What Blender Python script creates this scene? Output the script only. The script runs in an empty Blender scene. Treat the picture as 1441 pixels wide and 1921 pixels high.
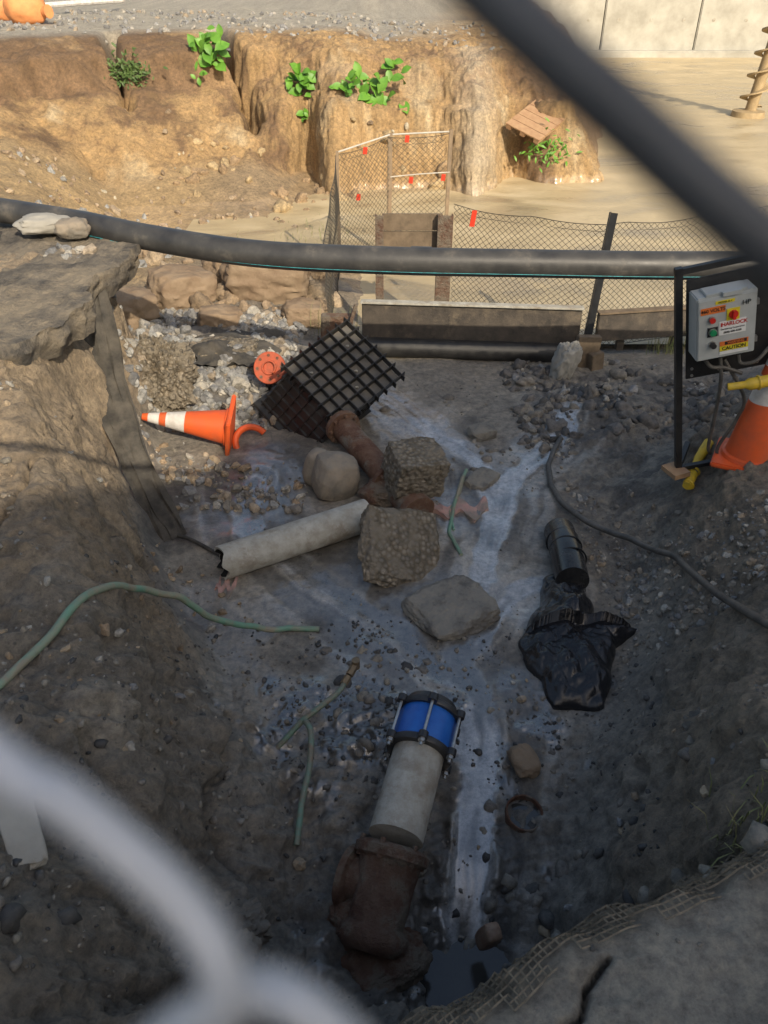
import bpy, bmesh, math, numpy as np
from mathutils import Vector, Matrix, Euler
from mathutils.bvhtree import BVHTree
R=math.radians
rng=np.random.default_rng(7)
# ------------------------------------------------------------ noise
def h3(i,j,k):
    n=(i.astype(np.int64)*374761393+j.astype(np.int64)*668265263+k.astype(np.int64)*1274126177)&0xffffffff
    n=((n^(n>>13))*1274126177)&0xffffffff
    n=((n^(n>>16))*2246822519)&0xffffffff
    return ((n^(n>>15))&0xffffff)/float(0xffffff)
def vn(x,y,z):
    x,y,z=np.broadcast_arrays(np.asarray(x,float),np.asarray(y,float),np.asarray(z,float))
    i=np.floor(x);j=np.floor(y);k=np.floor(z)
    f=x-i;g=y-j;h=z-k
    f=f*f*(3-2*f);g=g*g*(3-2*g);h=h*h*(3-2*h)
    r=0
    for a in(0,1):
        for b in(0,1):
            for c in(0,1):
                r=r+h3(i+a,j+b,k+c)*(f if a else 1-f)*(g if b else 1-g)*(h if c else 1-h)
    return r
def fbm(x,y,z=0.5,o=4):
    s=0;a=.5;t=0
    for q in range(o):
        s=s+a*vn(x*2**q+q*17.3,y*2**q+q*7.1,z*2**q if np.ndim(z) else z+q*3.7);t+=a;a*=.5
    return s/t-.5
def ridge(x,y,z=0.5,o=3):
    s=0;a=.5;t=0
    for q in range(o):
        s=s+a*np.abs(2*vn(x*2**q+q*11.3,y*2**q+q*5.1,z*2**q if np.ndim(z) else z+q*3.7)-1);t+=a;a*=.5
    return s/t
def wor(x,y,sd=3):
    i=np.floor(x);j=np.floor(y);k=np.full(np.shape(x),sd);d=np.full(np.shape(x),9.)
    for a in(-1,0,1):
        for b in(-1,0,1):
            cx=i+a+h3(i+a,j+b,k);cy=j+b+h3(i+a,j+b,k+7)
            d=np.minimum(d,(x-cx)**2+(y-cy)**2)
    return np.sqrt(d)
def ss(e0,e1,x):
    t=np.clip((x-e0)/(e1-e0),0,1);return t*t*(3-2*t)
def distpoly(x,y,pts):
    d=np.full(np.shape(x),1e9)
    for (a,b),(c,e) in zip(pts[:-1],pts[1:]):
        vx,vy=c-a,e-b;L=vx*vx+vy*vy
        t=np.clip(((x-a)*vx+(y-b)*vy)/L,0,1)
        d=np.minimum(d,np.hypot(x-a-t*vx,y-b-t*vy))
    return d
CR=[(-2.95,15.6),(-2.62,14.8),(-2.5,14.3),(-2.25,13.9),(-2.1,13.5),(-2.0,13.2)]
CR2=[(-4.45,14.9),(-4.35,14.2),(-4.1,13.6),(-3.9,13.1)]
def bank_d(x,y):
    wx=x+.28*fbm(x*1.3,y*1.3,2.5,3)*2
    yf=np.interp(wx,[-20,-8,-5,-3,-2,0,1.5,2.5,3.4,3.8],[9,9.5,11,12,12.4,12.6,12.6,12.6,12.8,13.5])
    xr=np.interp(y,[12,12.6,16,20,30],[3.3,3.5,4.2,5,6.5])
    d=np.minimum(y-yf,(xr-x)*.9)
    d=d+.9*fbm(x*.5,y*.4,7.7,4)+.14*(ridge(x*1.7,y*1.1,3.3,3)-.4)
    d=d-.9*np.exp(-((x+1.2)/.2)**2)*ss(14.0,13.2,y)+.35*np.exp(-((x+.75)/.28)**2)*ss(13.8,12.6,y)
    d=d+.6*np.exp(-((x-1.4)/.38)**2)*ss(15.0,13,y)-.6*np.exp(-((x-2.05)/.35)**2)*ss(14.8,13,y)
    return d
def H(x,y):
    wx=x+.28*fbm(x*1.3,y*1.3,2.5,3)*2; wy=y+.2*fbm(x*1.3,y*1.3,9.5,3)*2
    I=np.interp
    yk=[0,.7,1.5,2.2,2.9,3.6,4.5,5.1,5.7,6.5,8,10,12]
    xt=I(wy,yk,[-.8,-1.0,-1.25,-1.4,-1.6,-1.9,-1.95,-1.95,-2.3,-3.2,-4.2,-5,-5.5])
    xo=I(wy,yk,[-.1,-.3,-.4,-.6,-.95,-1.25,-1.5,-1.6,-1.8,-2.2,-2.6,-3,-3])
    zt=I(wy,yk,[1.2,1.1,1.0,1.0,1.1,1.22,1.22,1.22,.8,.5,.6,.9,1.2])
    zl=zt*ss(0,1,(xo-wx)/(xo-xt))
    yk=[0,.9,1.5,2.1,2.8,3.5,4.2,5,6,8]
    xo=I(wy,yk,[.3,.5,.7,.9,1.15,1.35,1.45,2.0,2.8,4])
    xt=I(wy,yk,[.8,1.1,1.25,1.5,1.75,2.0,2.1,2.9,3.8,6])
    zt=I(wy,yk,[1.25,1.22,1.1,.85,.65,.6,.5,.3,.15,.1])
    zr=zt*ss(0,1,(wx-xo)/(xt-xo))
    xk=[-1.5,-.5,0,.1,.5,.9,1.3]
    yy=y+.12*fbm(x*5,y*5,8.1,3)
    yt=I(x,xk,[.3,.3,.45,.62,.78,.95,1.1]);yo=I(x,xk,[.7,.7,.8,.90,1.08,1.25,1.5])
    q=np.clip((yo-yy)/(yo-yt),0,1);zf=1.22*(1-(1-q)**2.2)
    base=np.maximum(np.maximum(zl,zr),zf)
    d=bank_d(x,y)
    st=ss(-1.0,-2.2,x)
    zb=I(d,[-1.5,0,.2,.6,.85,1.3,2.2,8],[0,0.03,.5,1.2,1.28,1.75,1.9,2.0])*(1-st)+I(d,[-1.5,-.4,0,.5,.8,1.6,1.75,2.6,8],[0,.15,.35,.7,.9,1.3,1.72,1.93,2.0])*st
    zb=zb*ss(.7,1.8,y-8+np.maximum(0,-x-3)*.5)
    zb=zb-.9*np.exp(-(distpoly(x,y,CR)/.10)**2)*ss(12.9,13.4,y)-.6*np.exp(-(distpoly(x,y,CR2)/.09)**2)
    zb=np.maximum(zb,(.85*np.exp(-((x+3.6)/1.5)**2)+.3*np.exp(-((x+1.9)/.5)**2))*ss(10.4,13.4,y)*ss(17,15,y))
    fl=-.1*ss(2.6,1.6,y)*1.0-.12*ss(6.2,6.8,y)*ss(-.6,0,x)-.12*ss(8.5,9.5,y)
    fl=fl+.15*ss(-.5,-1.3,x)*ss(5,6,y)*ss(10,8,y)
    fl=fl-.2*np.exp(-((x-.32)/.3)**2-((y-1.3)/.26)**2)
    fl=fl+.1*np.exp(-((x-1.9)/.7)**2-((y-5.2)/.4)**2)
    return np.maximum(base,zb)+fl+.06*fbm(x*2.2,y*2.2,4.5,4)
CH=[([(1.5,5.5),(1.33,4.94),(.86,4.36),(.56,3.47),(.44,2.87),(.37,2.65),(.48,2.51),(.43,2.17),(.36,1.83),(.3,1.4)],.14),
    ([(-.5,3.47),(-.24,3.19),(.11,2.9),(.29,2.65)],.10),
    ([(.85,3.33),(.63,3.07),(.43,2.76)],.10),
    ([(-.87,4.38),(-.89,4.01),(-.78,3.71),(-.5,3.47)],.16),
    ([(-.3,6.1),(-.09,5.7),(.39,4.94),(.67,4.56),(.71,4.01),(.56,3.47)],.14)]
def wet(x,y):
    ax=x+.1*fbm(x*4,y*4,1.1,3);ay=y+.1*fbm(x*4,y*4,6.1,3)
    w=np.zeros(np.shape(x));dm=np.full(np.shape(x),9.)
    for p,wd in CH:
        d=distpoly(ax,ay,p);dm=np.minimum(dm,d)
        w=np.maximum(w,1-ss(wd*.4,wd*.65,d*(1+1.5*fbm(x*7,y*7,3.3,3))))
    return w,dm
# ------------------------------------------------------------ materials
def nt(name):
    m=bpy.data.materials.new(name);m.use_nodes=True
    t=m.node_tree;return m,t,t.nodes,t.links,t.nodes['Principled BSDF']
def ramp(N,stops):
    r=N.new('ShaderNodeValToRGB');e=r.color_ramp.elements
    while len(e)<len(stops):e.new(.5)
    for q,(p,c) in zip(e,stops):
        q.position=p;q.color=(*c,1) if len(c)==3 else c
    return r
def mat(name,c1,c2=None,scale=8,rough=.8,rough2=None,bump=.3,bscale=60,metal=0,dist=.01,lo=.35,hi=.65,spec=.5,detail=6,dirt=None,dlo=.5,dhi=.62,dscale=5):
    m,t,N,L,b=nt(name)
    if c2 is None:c2=tuple(v*.75 for v in c1)
    tc=N.new('ShaderNodeTexCoord');n=N.new('ShaderNodeTexNoise');n.inputs['Scale'].default_value=scale;n.inputs['Detail'].default_value=detail;n.inputs['Roughness'].default_value=.65
    L.new(tc.outputs['Object'],n.inputs['Vector'])
    r=ramp(N,[(lo,c1),(hi,c2)]);L.new(n.outputs['Fac'],r.inputs[0]);out=r.outputs[0]
    if dirt:
        nd=N.new('ShaderNodeTexNoise');nd.inputs['Scale'].default_value=dscale;nd.inputs['Detail'].default_value=8;nd.inputs['Roughness'].default_value=.7;L.new(tc.outputs['Object'],nd.inputs['Vector'])
        rd=ramp(N,[(dlo,(0,0,0)),(dhi,(1,1,1))]);L.new(nd.outputs['Fac'],rd.inputs[0])
        mx=N.new('ShaderNodeMix');mx.data_type='RGBA';L.new(rd.outputs[0],mx.inputs[0]);L.new(out,mx.inputs[6]);mx.inputs[7].default_value=(*dirt,1);out=mx.outputs[2]
    L.new(out,b.inputs['Base Color'])
    if rough2 is None:b.inputs['Roughness'].default_value=rough
    else:
        r2=ramp(N,[(lo,(rough,)*3),(hi,(rough2,)*3)]);L.new(n.outputs['Fac'],r2.inputs[0]);L.new(r2.outputs[0],b.inputs['Roughness'])
    b.inputs['Metallic'].default_value=metal;b.inputs['Specular IOR Level'].default_value=spec
    if bump:
        n2=N.new('ShaderNodeTexNoise');n2.inputs['Scale'].default_value=bscale;n2.inputs['Detail'].default_value=6;n2.inputs['Roughness'].default_value=.7
        L.new(tc.outputs['Object'],n2.inputs['Vector'])
        bp=N.new('ShaderNodeBump');bp.inputs['Strength'].default_value=bump;bp.inputs['Distance'].default_value=dist
        L.new(n2.outputs['Fac'],bp.inputs['Height']);L.new(bp.outputs[0],b.inputs['Normal'])
    return m
def mat_attr(name,rough=.9,wetrough=.25,s1=45,bs=.6,bd=.02,var=1.,coat=False):
    m,t,N,L,b=nt(name)
    a=N.new('ShaderNodeAttribute');a.attribute_name='col'
    g=N.new('ShaderNodeNewGeometry')
    n=N.new('ShaderNodeTexNoise');n.inputs['Scale'].default_value=s1*.5;n.inputs['Detail'].default_value=8;n.inputs['Roughness'].default_value=.78
    L.new(g.outputs['Position'],n.inputs['Vector'])
    r=ramp(N,[(.3,(.4,.4,.4)),(.5,(.98,.98,.98)),(.7,(1.6,1.55,1.45))]);L.new(n.outputs['Fac'],r.inputs[0])
    mx=N.new('ShaderNodeMix');mx.data_type='RGBA';mx.blend_type='MULTIPLY';mx.inputs[0].default_value=var
    L.new(a.outputs['Color'],mx.inputs[6]);L.new(r.outputs[0],mx.inputs[7]);L.new(mx.outputs[2],b.inputs['Base Color'])
    w=N.new('ShaderNodeMapRange');w.inputs[3].default_value=rough;w.inputs[4].default_value=wetrough
    L.new(a.outputs['Alpha'],w.inputs[0]);L.new(w.outputs[0],b.inputs['Roughness']);b.inputs['Specular IOR Level'].default_value=.7
    if coat:
        cw=N.new('ShaderNodeMapRange');cw.inputs[1].default_value=.45;cw.inputs[2].default_value=1.0;L.new(a.outputs['Alpha'],cw.inputs[0])
        L.new(cw.outputs[0],b.inputs['Coat Weight']);b.inputs['Coat Roughness'].default_value=.06;b.inputs['Coat IOR'].default_value=2.1
    n2=N.new('ShaderNodeTexNoise');n2.inputs['Scale'].default_value=s1;n2.inputs['Detail'].default_value=9;n2.inputs['Roughness'].default_value=.76
    L.new(g.outputs['Position'],n2.inputs['Vector'])
    st=N.new('ShaderNodeMapRange');st.inputs[3].default_value=bs;st.inputs[4].default_value=.08;L.new(a.outputs['Alpha'],st.inputs[0])
    bp=N.new('ShaderNodeBump');bp.inputs['Distance'].default_value=bd;L.new(st.outputs[0],bp.inputs['Strength'])
    L.new(n2.outputs['Fac'],bp.inputs['Height']);L.new(bp.outputs[0],b.inputs['Normal'])
    if coat:
        bp2=N.new('ShaderNodeBump');bp2.inputs['Distance'].default_value=.006;bp2.inputs['Strength'].default_value=.3;L.new(n2.outputs['Fac'],bp2.inputs['Height']);L.new(bp2.outputs[0],b.inputs['Coat Normal'])
    return m
M={}
MUDC=(.21,.185,.15)
M['ground']=mat_attr('earth',bs=.95,bd=.035,coat=True)
M['rock']=mat_attr('stone',s1=60,bs=.5,bd=.01)
M['blackpl']=mat('black_plastic',(.014,.014,.015),(.035,.034,.032),10,.35,.6,.1,80,dirt=(.08,.074,.065),dlo=.58,dhi=.8)
M['vpanel']=mat('vault_panel',(.10,.098,.092),(.17,.155,.13),9,.3,.5,.1,80)
M['pipe']=mat('polyethylene_pipe',(.035,.035,.036),(.07,.068,.064),5,.35,.55,.08,30,dirt=(.16,.14,.115),dlo=.56,dhi=.8)
M['cyan']=mat('stripe',(.05,.4,.45),(.03,.15,.17),60,.6,bump=0)
M['rust']=mat('rusty_iron',(.11,.05,.03),(.19,.11,.07),14,.9,bump=.9,bscale=60,dist=.015,dirt=(.2,.175,.14),dlo=.5,dhi=.6)
M['mudrust']=mat('muddy_iron',(.12,.06,.038),(.2,.13,.09),10,.92,bump=1,bscale=40,dist=.03,dirt=(.2,.165,.125),dlo=.46,dhi=.56)
M['cement']=mat('cement_pipe',(.46,.45,.4),(.32,.3,.25),16,.85,bump=.5,bscale=80,dirt=(.24,.2,.15),dlo=.52,dhi=.7,dscale=7)
M['dark']=mat('dark_inside',(.02,.02,.02),None,8,.9,bump=0)
M['blue']=mat('blue_paint',(.015,.10,.42),(.02,.14,.5),20,.28,.45,.1,60)
M['blkiron']=mat('black_iron',(.02,.02,.022),(.04,.04,.04),20,.4,bump=.15)
M['steel']=mat('bolt_steel',(.5,.5,.48),(.35,.34,.32),30,.35,metal=.8,bump=.1)
M['orange']=mat('orange_plastic',(.75,.11,.02),(.58,.1,.03),9,.5,bump=.1,dirt=(.38,.2,.1),dlo=.55,dhi=.8)
M['white']=mat('white_band',(.7,.69,.67),(.5,.47,.43),14,.5,bump=.05)
M['flange']=mat('red_oxide_paint',(.5,.09,.035),(.3,.08,.04),22,.6,bump=.3,dirt=(.25,.17,.12),dlo=.55,dhi=.7)
M['copper']=mat('weathered_copper',(.12,.22,.17),(.18,.15,.11),14,.6,bump=.3,lo=.4,hi=.6)
M['hoseg']=mat('green_hose',(.14,.28,.2),(.25,.23,.17),6,.65,bump=.4,lo=.4,hi=.58)
M['cable']=mat('rubber_cable',(.05,.048,.045),(.12,.11,.095),12,.55,bump=.2)
M['bag']=mat('black_sheeting',(.012,.012,.014),(.02,.02,.022),6,.14,.28,.3,25,dist=.01)
M['wetpl']=mat('wet_black_pipe',(.01,.011,.013),(.03,.03,.03),8,.12,.3,.1,40)
M['fabric']=mat('filter_fabric',(.035,.033,.03),(.1,.09,.075),9,.9,bump=.6,bscale=140)
M['wood']=mat('weathered_wood',(.12,.09,.06),(.2,.15,.1),12,.85,bump=.4)
M['darkwood']=mat('dark_timber',(.035,.03,.026),(.085,.07,.055),7,.6,bump=.4,bscale=40,dirt=(.15,.12,.085),dlo=.52,dhi=.7)
M['ltwood']=mat('pallet_wood',(.42,.27,.15),(.34,.2,.11),12,.8,bump=.3)
M['net']=mat('black_netting',(.05,.045,.038),(.09,.08,.06),30,.8,bump=0)
M['geo']=mat('geogrid_plastic',(.09,.075,.055),(.24,.19,.13),30,.85,bump=.2)
M['red']=mat('red_ribbon',(.75,.05,.02),None,8,.6,bump=0)
M['galv']=mat('galvanized_wire',(.55,.57,.62),(.45,.47,.5),40,.4,metal=.2,bump=0)
M['galv_shaded']=mat('shaded_wire',(.06,.063,.07),(.1,.105,.115),40,.5,metal=.2,bump=0)  # dark copy of the galvanized wire, shade put into its colour
M['conc']=mat('concrete',(.38,.365,.325),(.28,.265,.23),3,.9,bump=.3,bscale=30)
M['wallc']=mat('wall_concrete',(.46,.45,.4),(.31,.3,.26),1.2,.9,bump=.2,bscale=20,detail=9)
M['grey']=mat('grey_enamel',(.44,.46,.45),(.38,.4,.39),8,.45,bump=.03)
M['black']=mat('black_paint',(.015,.015,.016),(.03,.03,.03),14,.45,bump=.1)
M['yellow']=mat('yellow_rubber',(.75,.5,.03),(.55,.38,.05),16,.5,bump=.1)
M['label']=mat('label_white',(.75,.75,.73),(.7,.7,.68),8,.5,bump=0)
M['lorange']=mat('label_orange',(.8,.2,.04),None,8,.5,bump=0)
M['lyellow']=mat('label_yellow',(.8,.65,.03),None,8,.5,bump=0)
M['tred']=mat('ink_red',(.6,.03,.02),None,8,.5,bump=0)
M['tblk']=mat('ink_black',(.02,.02,.02),None,8,.5,bump=0)
M['green']=mat('green_button',(.02,.3,.12),None,8,.4,bump=0)
M['rbtn']=mat('red_button',(.65,.03,.02),None,8,.35,bump=0)
M['leaf']=mat('leaf',(.07,.2,.02),(.15,.33,.04),5,.5,bump=.1)
M['leaf2']=mat('shrub_leaf',(.04,.08,.018),(.09,.15,.035),9,.6,bump=0)
M['straw']=mat('dry_grass',(.3,.26,.12),(.12,.18,.05),5,.7,bump=0)
M['auger']=mat('tan_steel',(.42,.32,.18),(.3,.22,.12),6,.7,bump=.2)
M['brick']=mat('brown_stub',(.22,.12,.08),(.3,.22,.15),12,.6,bump=.3)
M['rag']=mat('pink_rag',(.5,.28,.24),(.3,.23,.2),12,.8,bump=.3,dirt=MUDC)
M['plaster']=mat('bounce_wall',(.78,.78,.78),(.72,.72,.72),3,.9,bump=.1)  # walls of the added building, kept pale to bounce light into the pit
M['glass']=mat('window_glass',(.05,.06,.07),None,3,.1,bump=0)
M['bould']=mat('boulder_stone',(.30,.25,.19),(.22,.195,.16),7,.85,bump=.6,bscale=45,dist=.015,dirt=(.17,.155,.13),dlo=.5,dhi=.62)
M['grock']=mat('grey_mud_rock',(.25,.23,.19),(.17,.16,.14),6,.75,bump=.7,bscale=35,dist=.02,dirt=(.12,.11,.095),dlo=.5,dhi=.6)
M['clay']=mat('clay_lump',(.2,.14,.09),(.28,.21,.14),5,.92,bump=.7,bscale=40)
M['darkmud']=mat('dark_mud',(.12,.11,.095),(.2,.18,.15),9,.85,bump=.9,bscale=45,dist=.02)
M['asph']=mat('dusty_asphalt',(.09,.083,.075),(.26,.225,.175),6,.95,bump=1,bscale=60,dist=.03,detail=10,lo=.38,hi=.62,dirt=(.31,.26,.19),dlo=.48,dhi=.62,dscale=2.2)
M['stake']=mat('wood_stake',(.3,.22,.14),(.2,.15,.1),9,.8,bump=.2)
M['rope']=mat('white_rope',(.6,.58,.52),None,9,.8,bump=0)
M['brass']=mat('brass_fitting',(.25,.18,.1),(.16,.12,.08),20,.5,metal=.5,bump=.2)
M['obag']=mat('orange_sack',(.75,.32,.12),(.6,.24,.09),7,.75,bump=.4,bscale=20)
M['water']=mat('dark_puddle_water',(.035,.034,.032),(.06,.057,.05),4,.04,.1,.05,25,spec=.8)
def pebble():
    m,t,N,L,b=nt('pebbly_concrete');tc=N.new('ShaderNodeTexCoord')
    v=N.new('ShaderNodeTexVoronoi');v.inputs['Scale'].default_value=34;L.new(tc.outputs['Object'],v.inputs['Vector'])
    n=N.new('ShaderNodeTexNoise');n.inputs['Scale'].default_value=26;n.inputs['Detail'].default_value=8;n.inputs['Roughness'].default_value=.7;L.new(tc.outputs['Object'],n.inputs['Vector'])
    nw=N.new('ShaderNodeTexNoise');nw.inputs['Scale'].default_value=9;nw.inputs['Detail'].default_value=5;L.new(tc.outputs['Object'],nw.inputs['Vector'])
    sp=N.new('ShaderNodeSeparateColor');L.new(v.outputs['Color'],sp.inputs[0])
    r=ramp(N,[(0,(.27,.225,.165)),(.5,(.21,.19,.155)),(1,(.36,.31,.24))]);L.new(sp.outputs[0],r.inputs[0])
    r2=ramp(N,[(.25,(1,1,1)),(.6,(.55,.52,.47))]);L.new(v.outputs['Distance'],r2.inputs[0])
    mx=N.new('ShaderNodeMix');mx.data_type='RGBA';mx.blend_type='MULTIPLY';mx.inputs[0].default_value=1
    L.new(r.outputs[0],mx.inputs[6]);L.new(r2.outputs[0],mx.inputs[7])
    rw=ramp(N,[(.48,(0,0,0)),(.62,(1,1,1))]);L.new(nw.outputs['Fac'],rw.inputs[0])
    m2=N.new('ShaderNodeMix');m2.data_type='RGBA';L.new(rw.outputs[0],m2.inputs[0]);L.new(mx.outputs[2],m2.inputs[6]);m2.inputs[7].default_value=(.22,.19,.145,1)
    L.new(m2.outputs[2],b.inputs['Base Color'])
    b.inputs['Roughness'].default_value=.9
    a=N.new('ShaderNodeMath');a.operation='MULTIPLY_ADD';a.inputs[1].default_value=-.9;L.new(v.outputs['Distance'],a.inputs[0]);L.new(n.outputs['Fac'],a.inputs[2])
    bp=N.new('ShaderNodeBump');bp.inputs['Strength'].default_value=.9;bp.inputs['Distance'].default_value=.03;L.new(a.outputs[0],bp.inputs['Height']);L.new(bp.outputs[0],b.inputs['Normal'])
    return m
M['pebble']=pebble()
# ------------------------------------------------------------ mesh builder
_ico={}
def ico(s):
    if s not in _ico:
        bm=bmesh.new();bmesh.ops.create_icosphere(bm,subdivisions=s,radius=1)
        _ico[s]=(np.array([v.co[:] for v in bm.verts]),np.array([[v.index for v in f.verts] for f in bm.faces]));bm.free()
    return _ico[s]
def rotm(e):return np.array(Euler(e).to_matrix())
class MB:
    def __init__(s):s.v=[];s.f=[];s.m=[];s.n=0
    def add(s,v,f,mi=0):
        v=np.asarray(v,float);s.v.append(v)
        for q in f:s.f.append([int(a)+s.n for a in q]);s.m.append(mi)
        s.n+=len(v)
    def box(s,c,size,rot=(0,0,0),mi=0,bev=0):
        x,y,z=[a/2 for a in size]
        if bev:
            bm=bmesh.new();bmesh.ops.create_cube(bm,size=1);
            for v in bm.verts:v.co=Vector((v.co.x*size[0],v.co.y*size[1],v.co.z*size[2]))
            bmesh.ops.bevel(bm,geom=bm.edges[:],offset=bev,segments=2,affect='EDGES')
            bm.verts.index_update();v=np.array([q.co[:] for q in bm.verts]);f=[[w.index for w in q.verts] for q in bm.faces];bm.free()
        else:
            v=np.array([[a*x,b*y,c2*z] for a in(-1,1) for b in(-1,1) for c2 in(-1,1)])
            f=[[0,1,3,2],[4,6,7,5],[0,4,5,1],[2,3,7,6],[0,2,6,4],[1,5,7,3]]
        s.add(v@rotm(rot).T+np.array(c),f,mi)
    def lathe(s,p,ax,prof,seg=24,mi=0,cap=(True,True),jit=0,seed=0):
        ax=Vector(ax).normalized();a=ax.orthogonal().normalized();b=ax.cross(a);v=[];k=len(prof)
        for h,r in prof:
            for i in range(seg):
                t=2*math.pi*i/seg;rr=r
                if jit:rr=r*(1+jit*(float(vn(math.cos(t)*2+seed,math.sin(t)*2,h*12))-.5)*2+jit*(float(vn(math.cos(t)*6+seed,math.sin(t)*6,h*32))-.5))
                v.append(Vector(p)+ax*h+(a*math.cos(t)+b*math.sin(t))*rr)
        f=[[j*seg+i,j*seg+(i+1)%seg,(j+1)*seg+(i+1)%seg,(j+1)*seg+i] for j in range(k-1) for i in range(seg)]
        if cap[0]:f.append(list(range(seg))[::-1])
        if cap[1]:f.append([(k-1)*seg+i for i in range(seg)])
        s.add([q[:] for q in v],f,mi)
    def cyl(s,p0,p1,r0,r1=None,seg=20,mi=0):
        p0=Vector(p0);p1=Vector(p1);L=(p1-p0).length;s.lathe(p0,p1-p0,[(0,r0),(L,r0 if r1 is None else r1)],seg,mi)
    def tube(s,pts,r,seg=8,mi=0,smooth=8,jit=0):
        P=[Vector(p) for p in pts]
        if smooth>1 and len(P)>2:
            Q=[];E=[P[0]*2-P[1]]+P+[P[-1]*2-P[-2]]
            for i in range(1,len(E)-2):
                for j in range(smooth):
                    t=j/smooth;a,b,c,d=E[i-1:i+3]
                    Q.append(.5*((2*b)+(c-a)*t+(2*a-5*b+4*c-d)*t*t+(3*b-a-3*c+d)*t**3))
            Q.append(P[-1]);P=Q
        n=len(P);v=[];up=None
        for i,p in enumerate(P):
            d=(P[min(i+1,n-1)]-P[max(i-1,0)]).normalized()
            a=d.orthogonal().normalized() if up is None else (up-d*up.dot(d)).normalized()
            up=a;b=d.cross(a);rr=r[min(int(i/n*len(r)),len(r)-1)] if isinstance(r,(list,tuple)) else r
            if jit:rr*=1+jit*(rng.random()-.5)
            for k in range(seg):
                t=2*math.pi*k/seg;v.append((p+(a*math.cos(t)+b*math.sin(t))*rr)[:])
        f=[[j*seg+i,j*seg+(i+1)%seg,(j+1)*seg+(i+1)%seg,(j+1)*seg+i] for j in range(n-1) for i in range(seg)]
        f+= [list(range(seg))[::-1],[(n-1)*seg+i for i in range(seg)]]
        s.add(v,f,mi)
    def ring(s,c,ax,r,rt,seg=32,mi=0,k=8,arc=1.0):
        ax=Vector(ax).normalized();a=ax.orthogonal().normalized();b=ax.cross(a)
        pts=[(Vector(c)+(a*math.cos(2*math.pi*arc*i/seg)+b*math.sin(2*math.pi*arc*i/seg))*r) for i in range(seg+1)]
        s.tube(pts,rt,k,mi,1)
    def blob(s,c,size,rot=(0,0,0),seed=0,sub=4,cub=.4,amp=.12,freq=2.2,mi=0,rough=.5):
        p,f=ico(sub);mxx=np.abs(p).max(1,keepdims=True)
        q=p*((1-cub)+cub/mxx)
        n=fbm(p[:,0]*freq+seed*3.1,p[:,1]*freq+seed,p[:,2]*freq+5,4)
        n2=fbm(p[:,0]*freq*4+seed*3.1,p[:,1]*freq*4+seed,p[:,2]*freq*4+5,4)
        q=q*(1+amp*2.4*n+amp*rough*2*n2)[:,None]*np.array(size)
        s.add(q@rotm(rot).T+np.array(c),f,mi)
def obj(name,mb,mats,sharp=38,col=None,origin=True):
    me=bpy.data.meshes.new(name);v=np.concatenate(mb.v)
    c=np.array([0,0,0.]) if not origin else np.array([v[:,0].mean(),v[:,1].mean(),v[:,2].min()])
    me.from_pydata((v-c).tolist(),[],mb.f)
    for m in mats:me.materials.append(M[m])
    me.polygons.foreach_set('material_index',mb.m);me.polygons.foreach_set('use_smooth',[True]*len(mb.f))
    me.set_sharp_from_angle(angle=R(sharp))
    o=bpy.data.objects.new(name,me);o.location=c;bpy.context.collection.objects.link(o);return o
def text(s,size,loc,rot,m,parent,name,align='CENTER',bold=0.0):
    c=bpy.data.curves.new(name,'FONT');c.body=s;c.size=size;c.align_x=align;c.align_y='CENTER';c.extrude=.0006;c.offset=bold
    c.materials.append(M[m]);o=bpy.data.objects.new(name,c);bpy.context.collection.objects.link(o)
    o.parent=parent;o.location=loc;o.rotation_euler=rot;return o
# ------------------------------------------------------------ ground
def seq(*segs):
    return np.concatenate([np.arange(a,b,st) for a,b,st in segs])
xp=np.concatenate([seq((0,2.0,.010),(2.0,3.0,.02),(3.0,7.0,.036)),7*np.geomspace(1,30,50)])
xs=np.concatenate([-xp[:0:-1],xp])
ys=np.concatenate([seq((-3,.1,.1),(.1,2.8,.009),(2.8,6.4,.016),(6.4,11,.035),(11,16,.026),(16,20,.06)),np.geomspace(20,300,45)])
X,Y=np.meshgrid(xs,ys)
Z=H(X,Y)
gy,gx=np.gradient(Z,ys,xs)
Nn=np.stack([-gx,-gy,np.ones_like(Z)],-1);Nn/=np.linalg.norm(Nn,axis=-1,keepdims=True)
Wt,Dc=wet(X,Y);Wt=np.where(Y<7,Wt,0)
D=bank_d(X,Y);isb=ss(-.3,.2,D)*(Y>8)
near=(Y<8)
base0=ss(.06,.4,Z)*near
lowm=ss(2.75,2.2,Y)*(1-base0)
rtm=ss(1.0,1.6,X)*ss(6.3,5.8,Y)*ss(2.5,3.2,Y)
amp=.008+.042*base0+.024*lowm
amp=amp+.026*rtm*(1-base0)
amp=amp+.03*ss(-.6,-1.2,X)*ss(4.8,5.6,Y)*near
amp=amp*(1-.94*Wt)
amp=np.where(Y>=8,.015+.075*isb*ss(3.2,1.8,D),amp)
top=ss(1.02,1.16,Z)*near*(Y<1.6)*(X>-.3); amp=amp*(1-.85*top)
fx=np.where(Y>8,3.,7.)
n1=fbm(X*fx,Y*fx,Z*fx,5);n2=ridge(X*fx*2.3,Y*fx*2.3,Z*fx*2.3,3)
disp=amp*(2.2*n1+1.1*(.45-n2))
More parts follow.
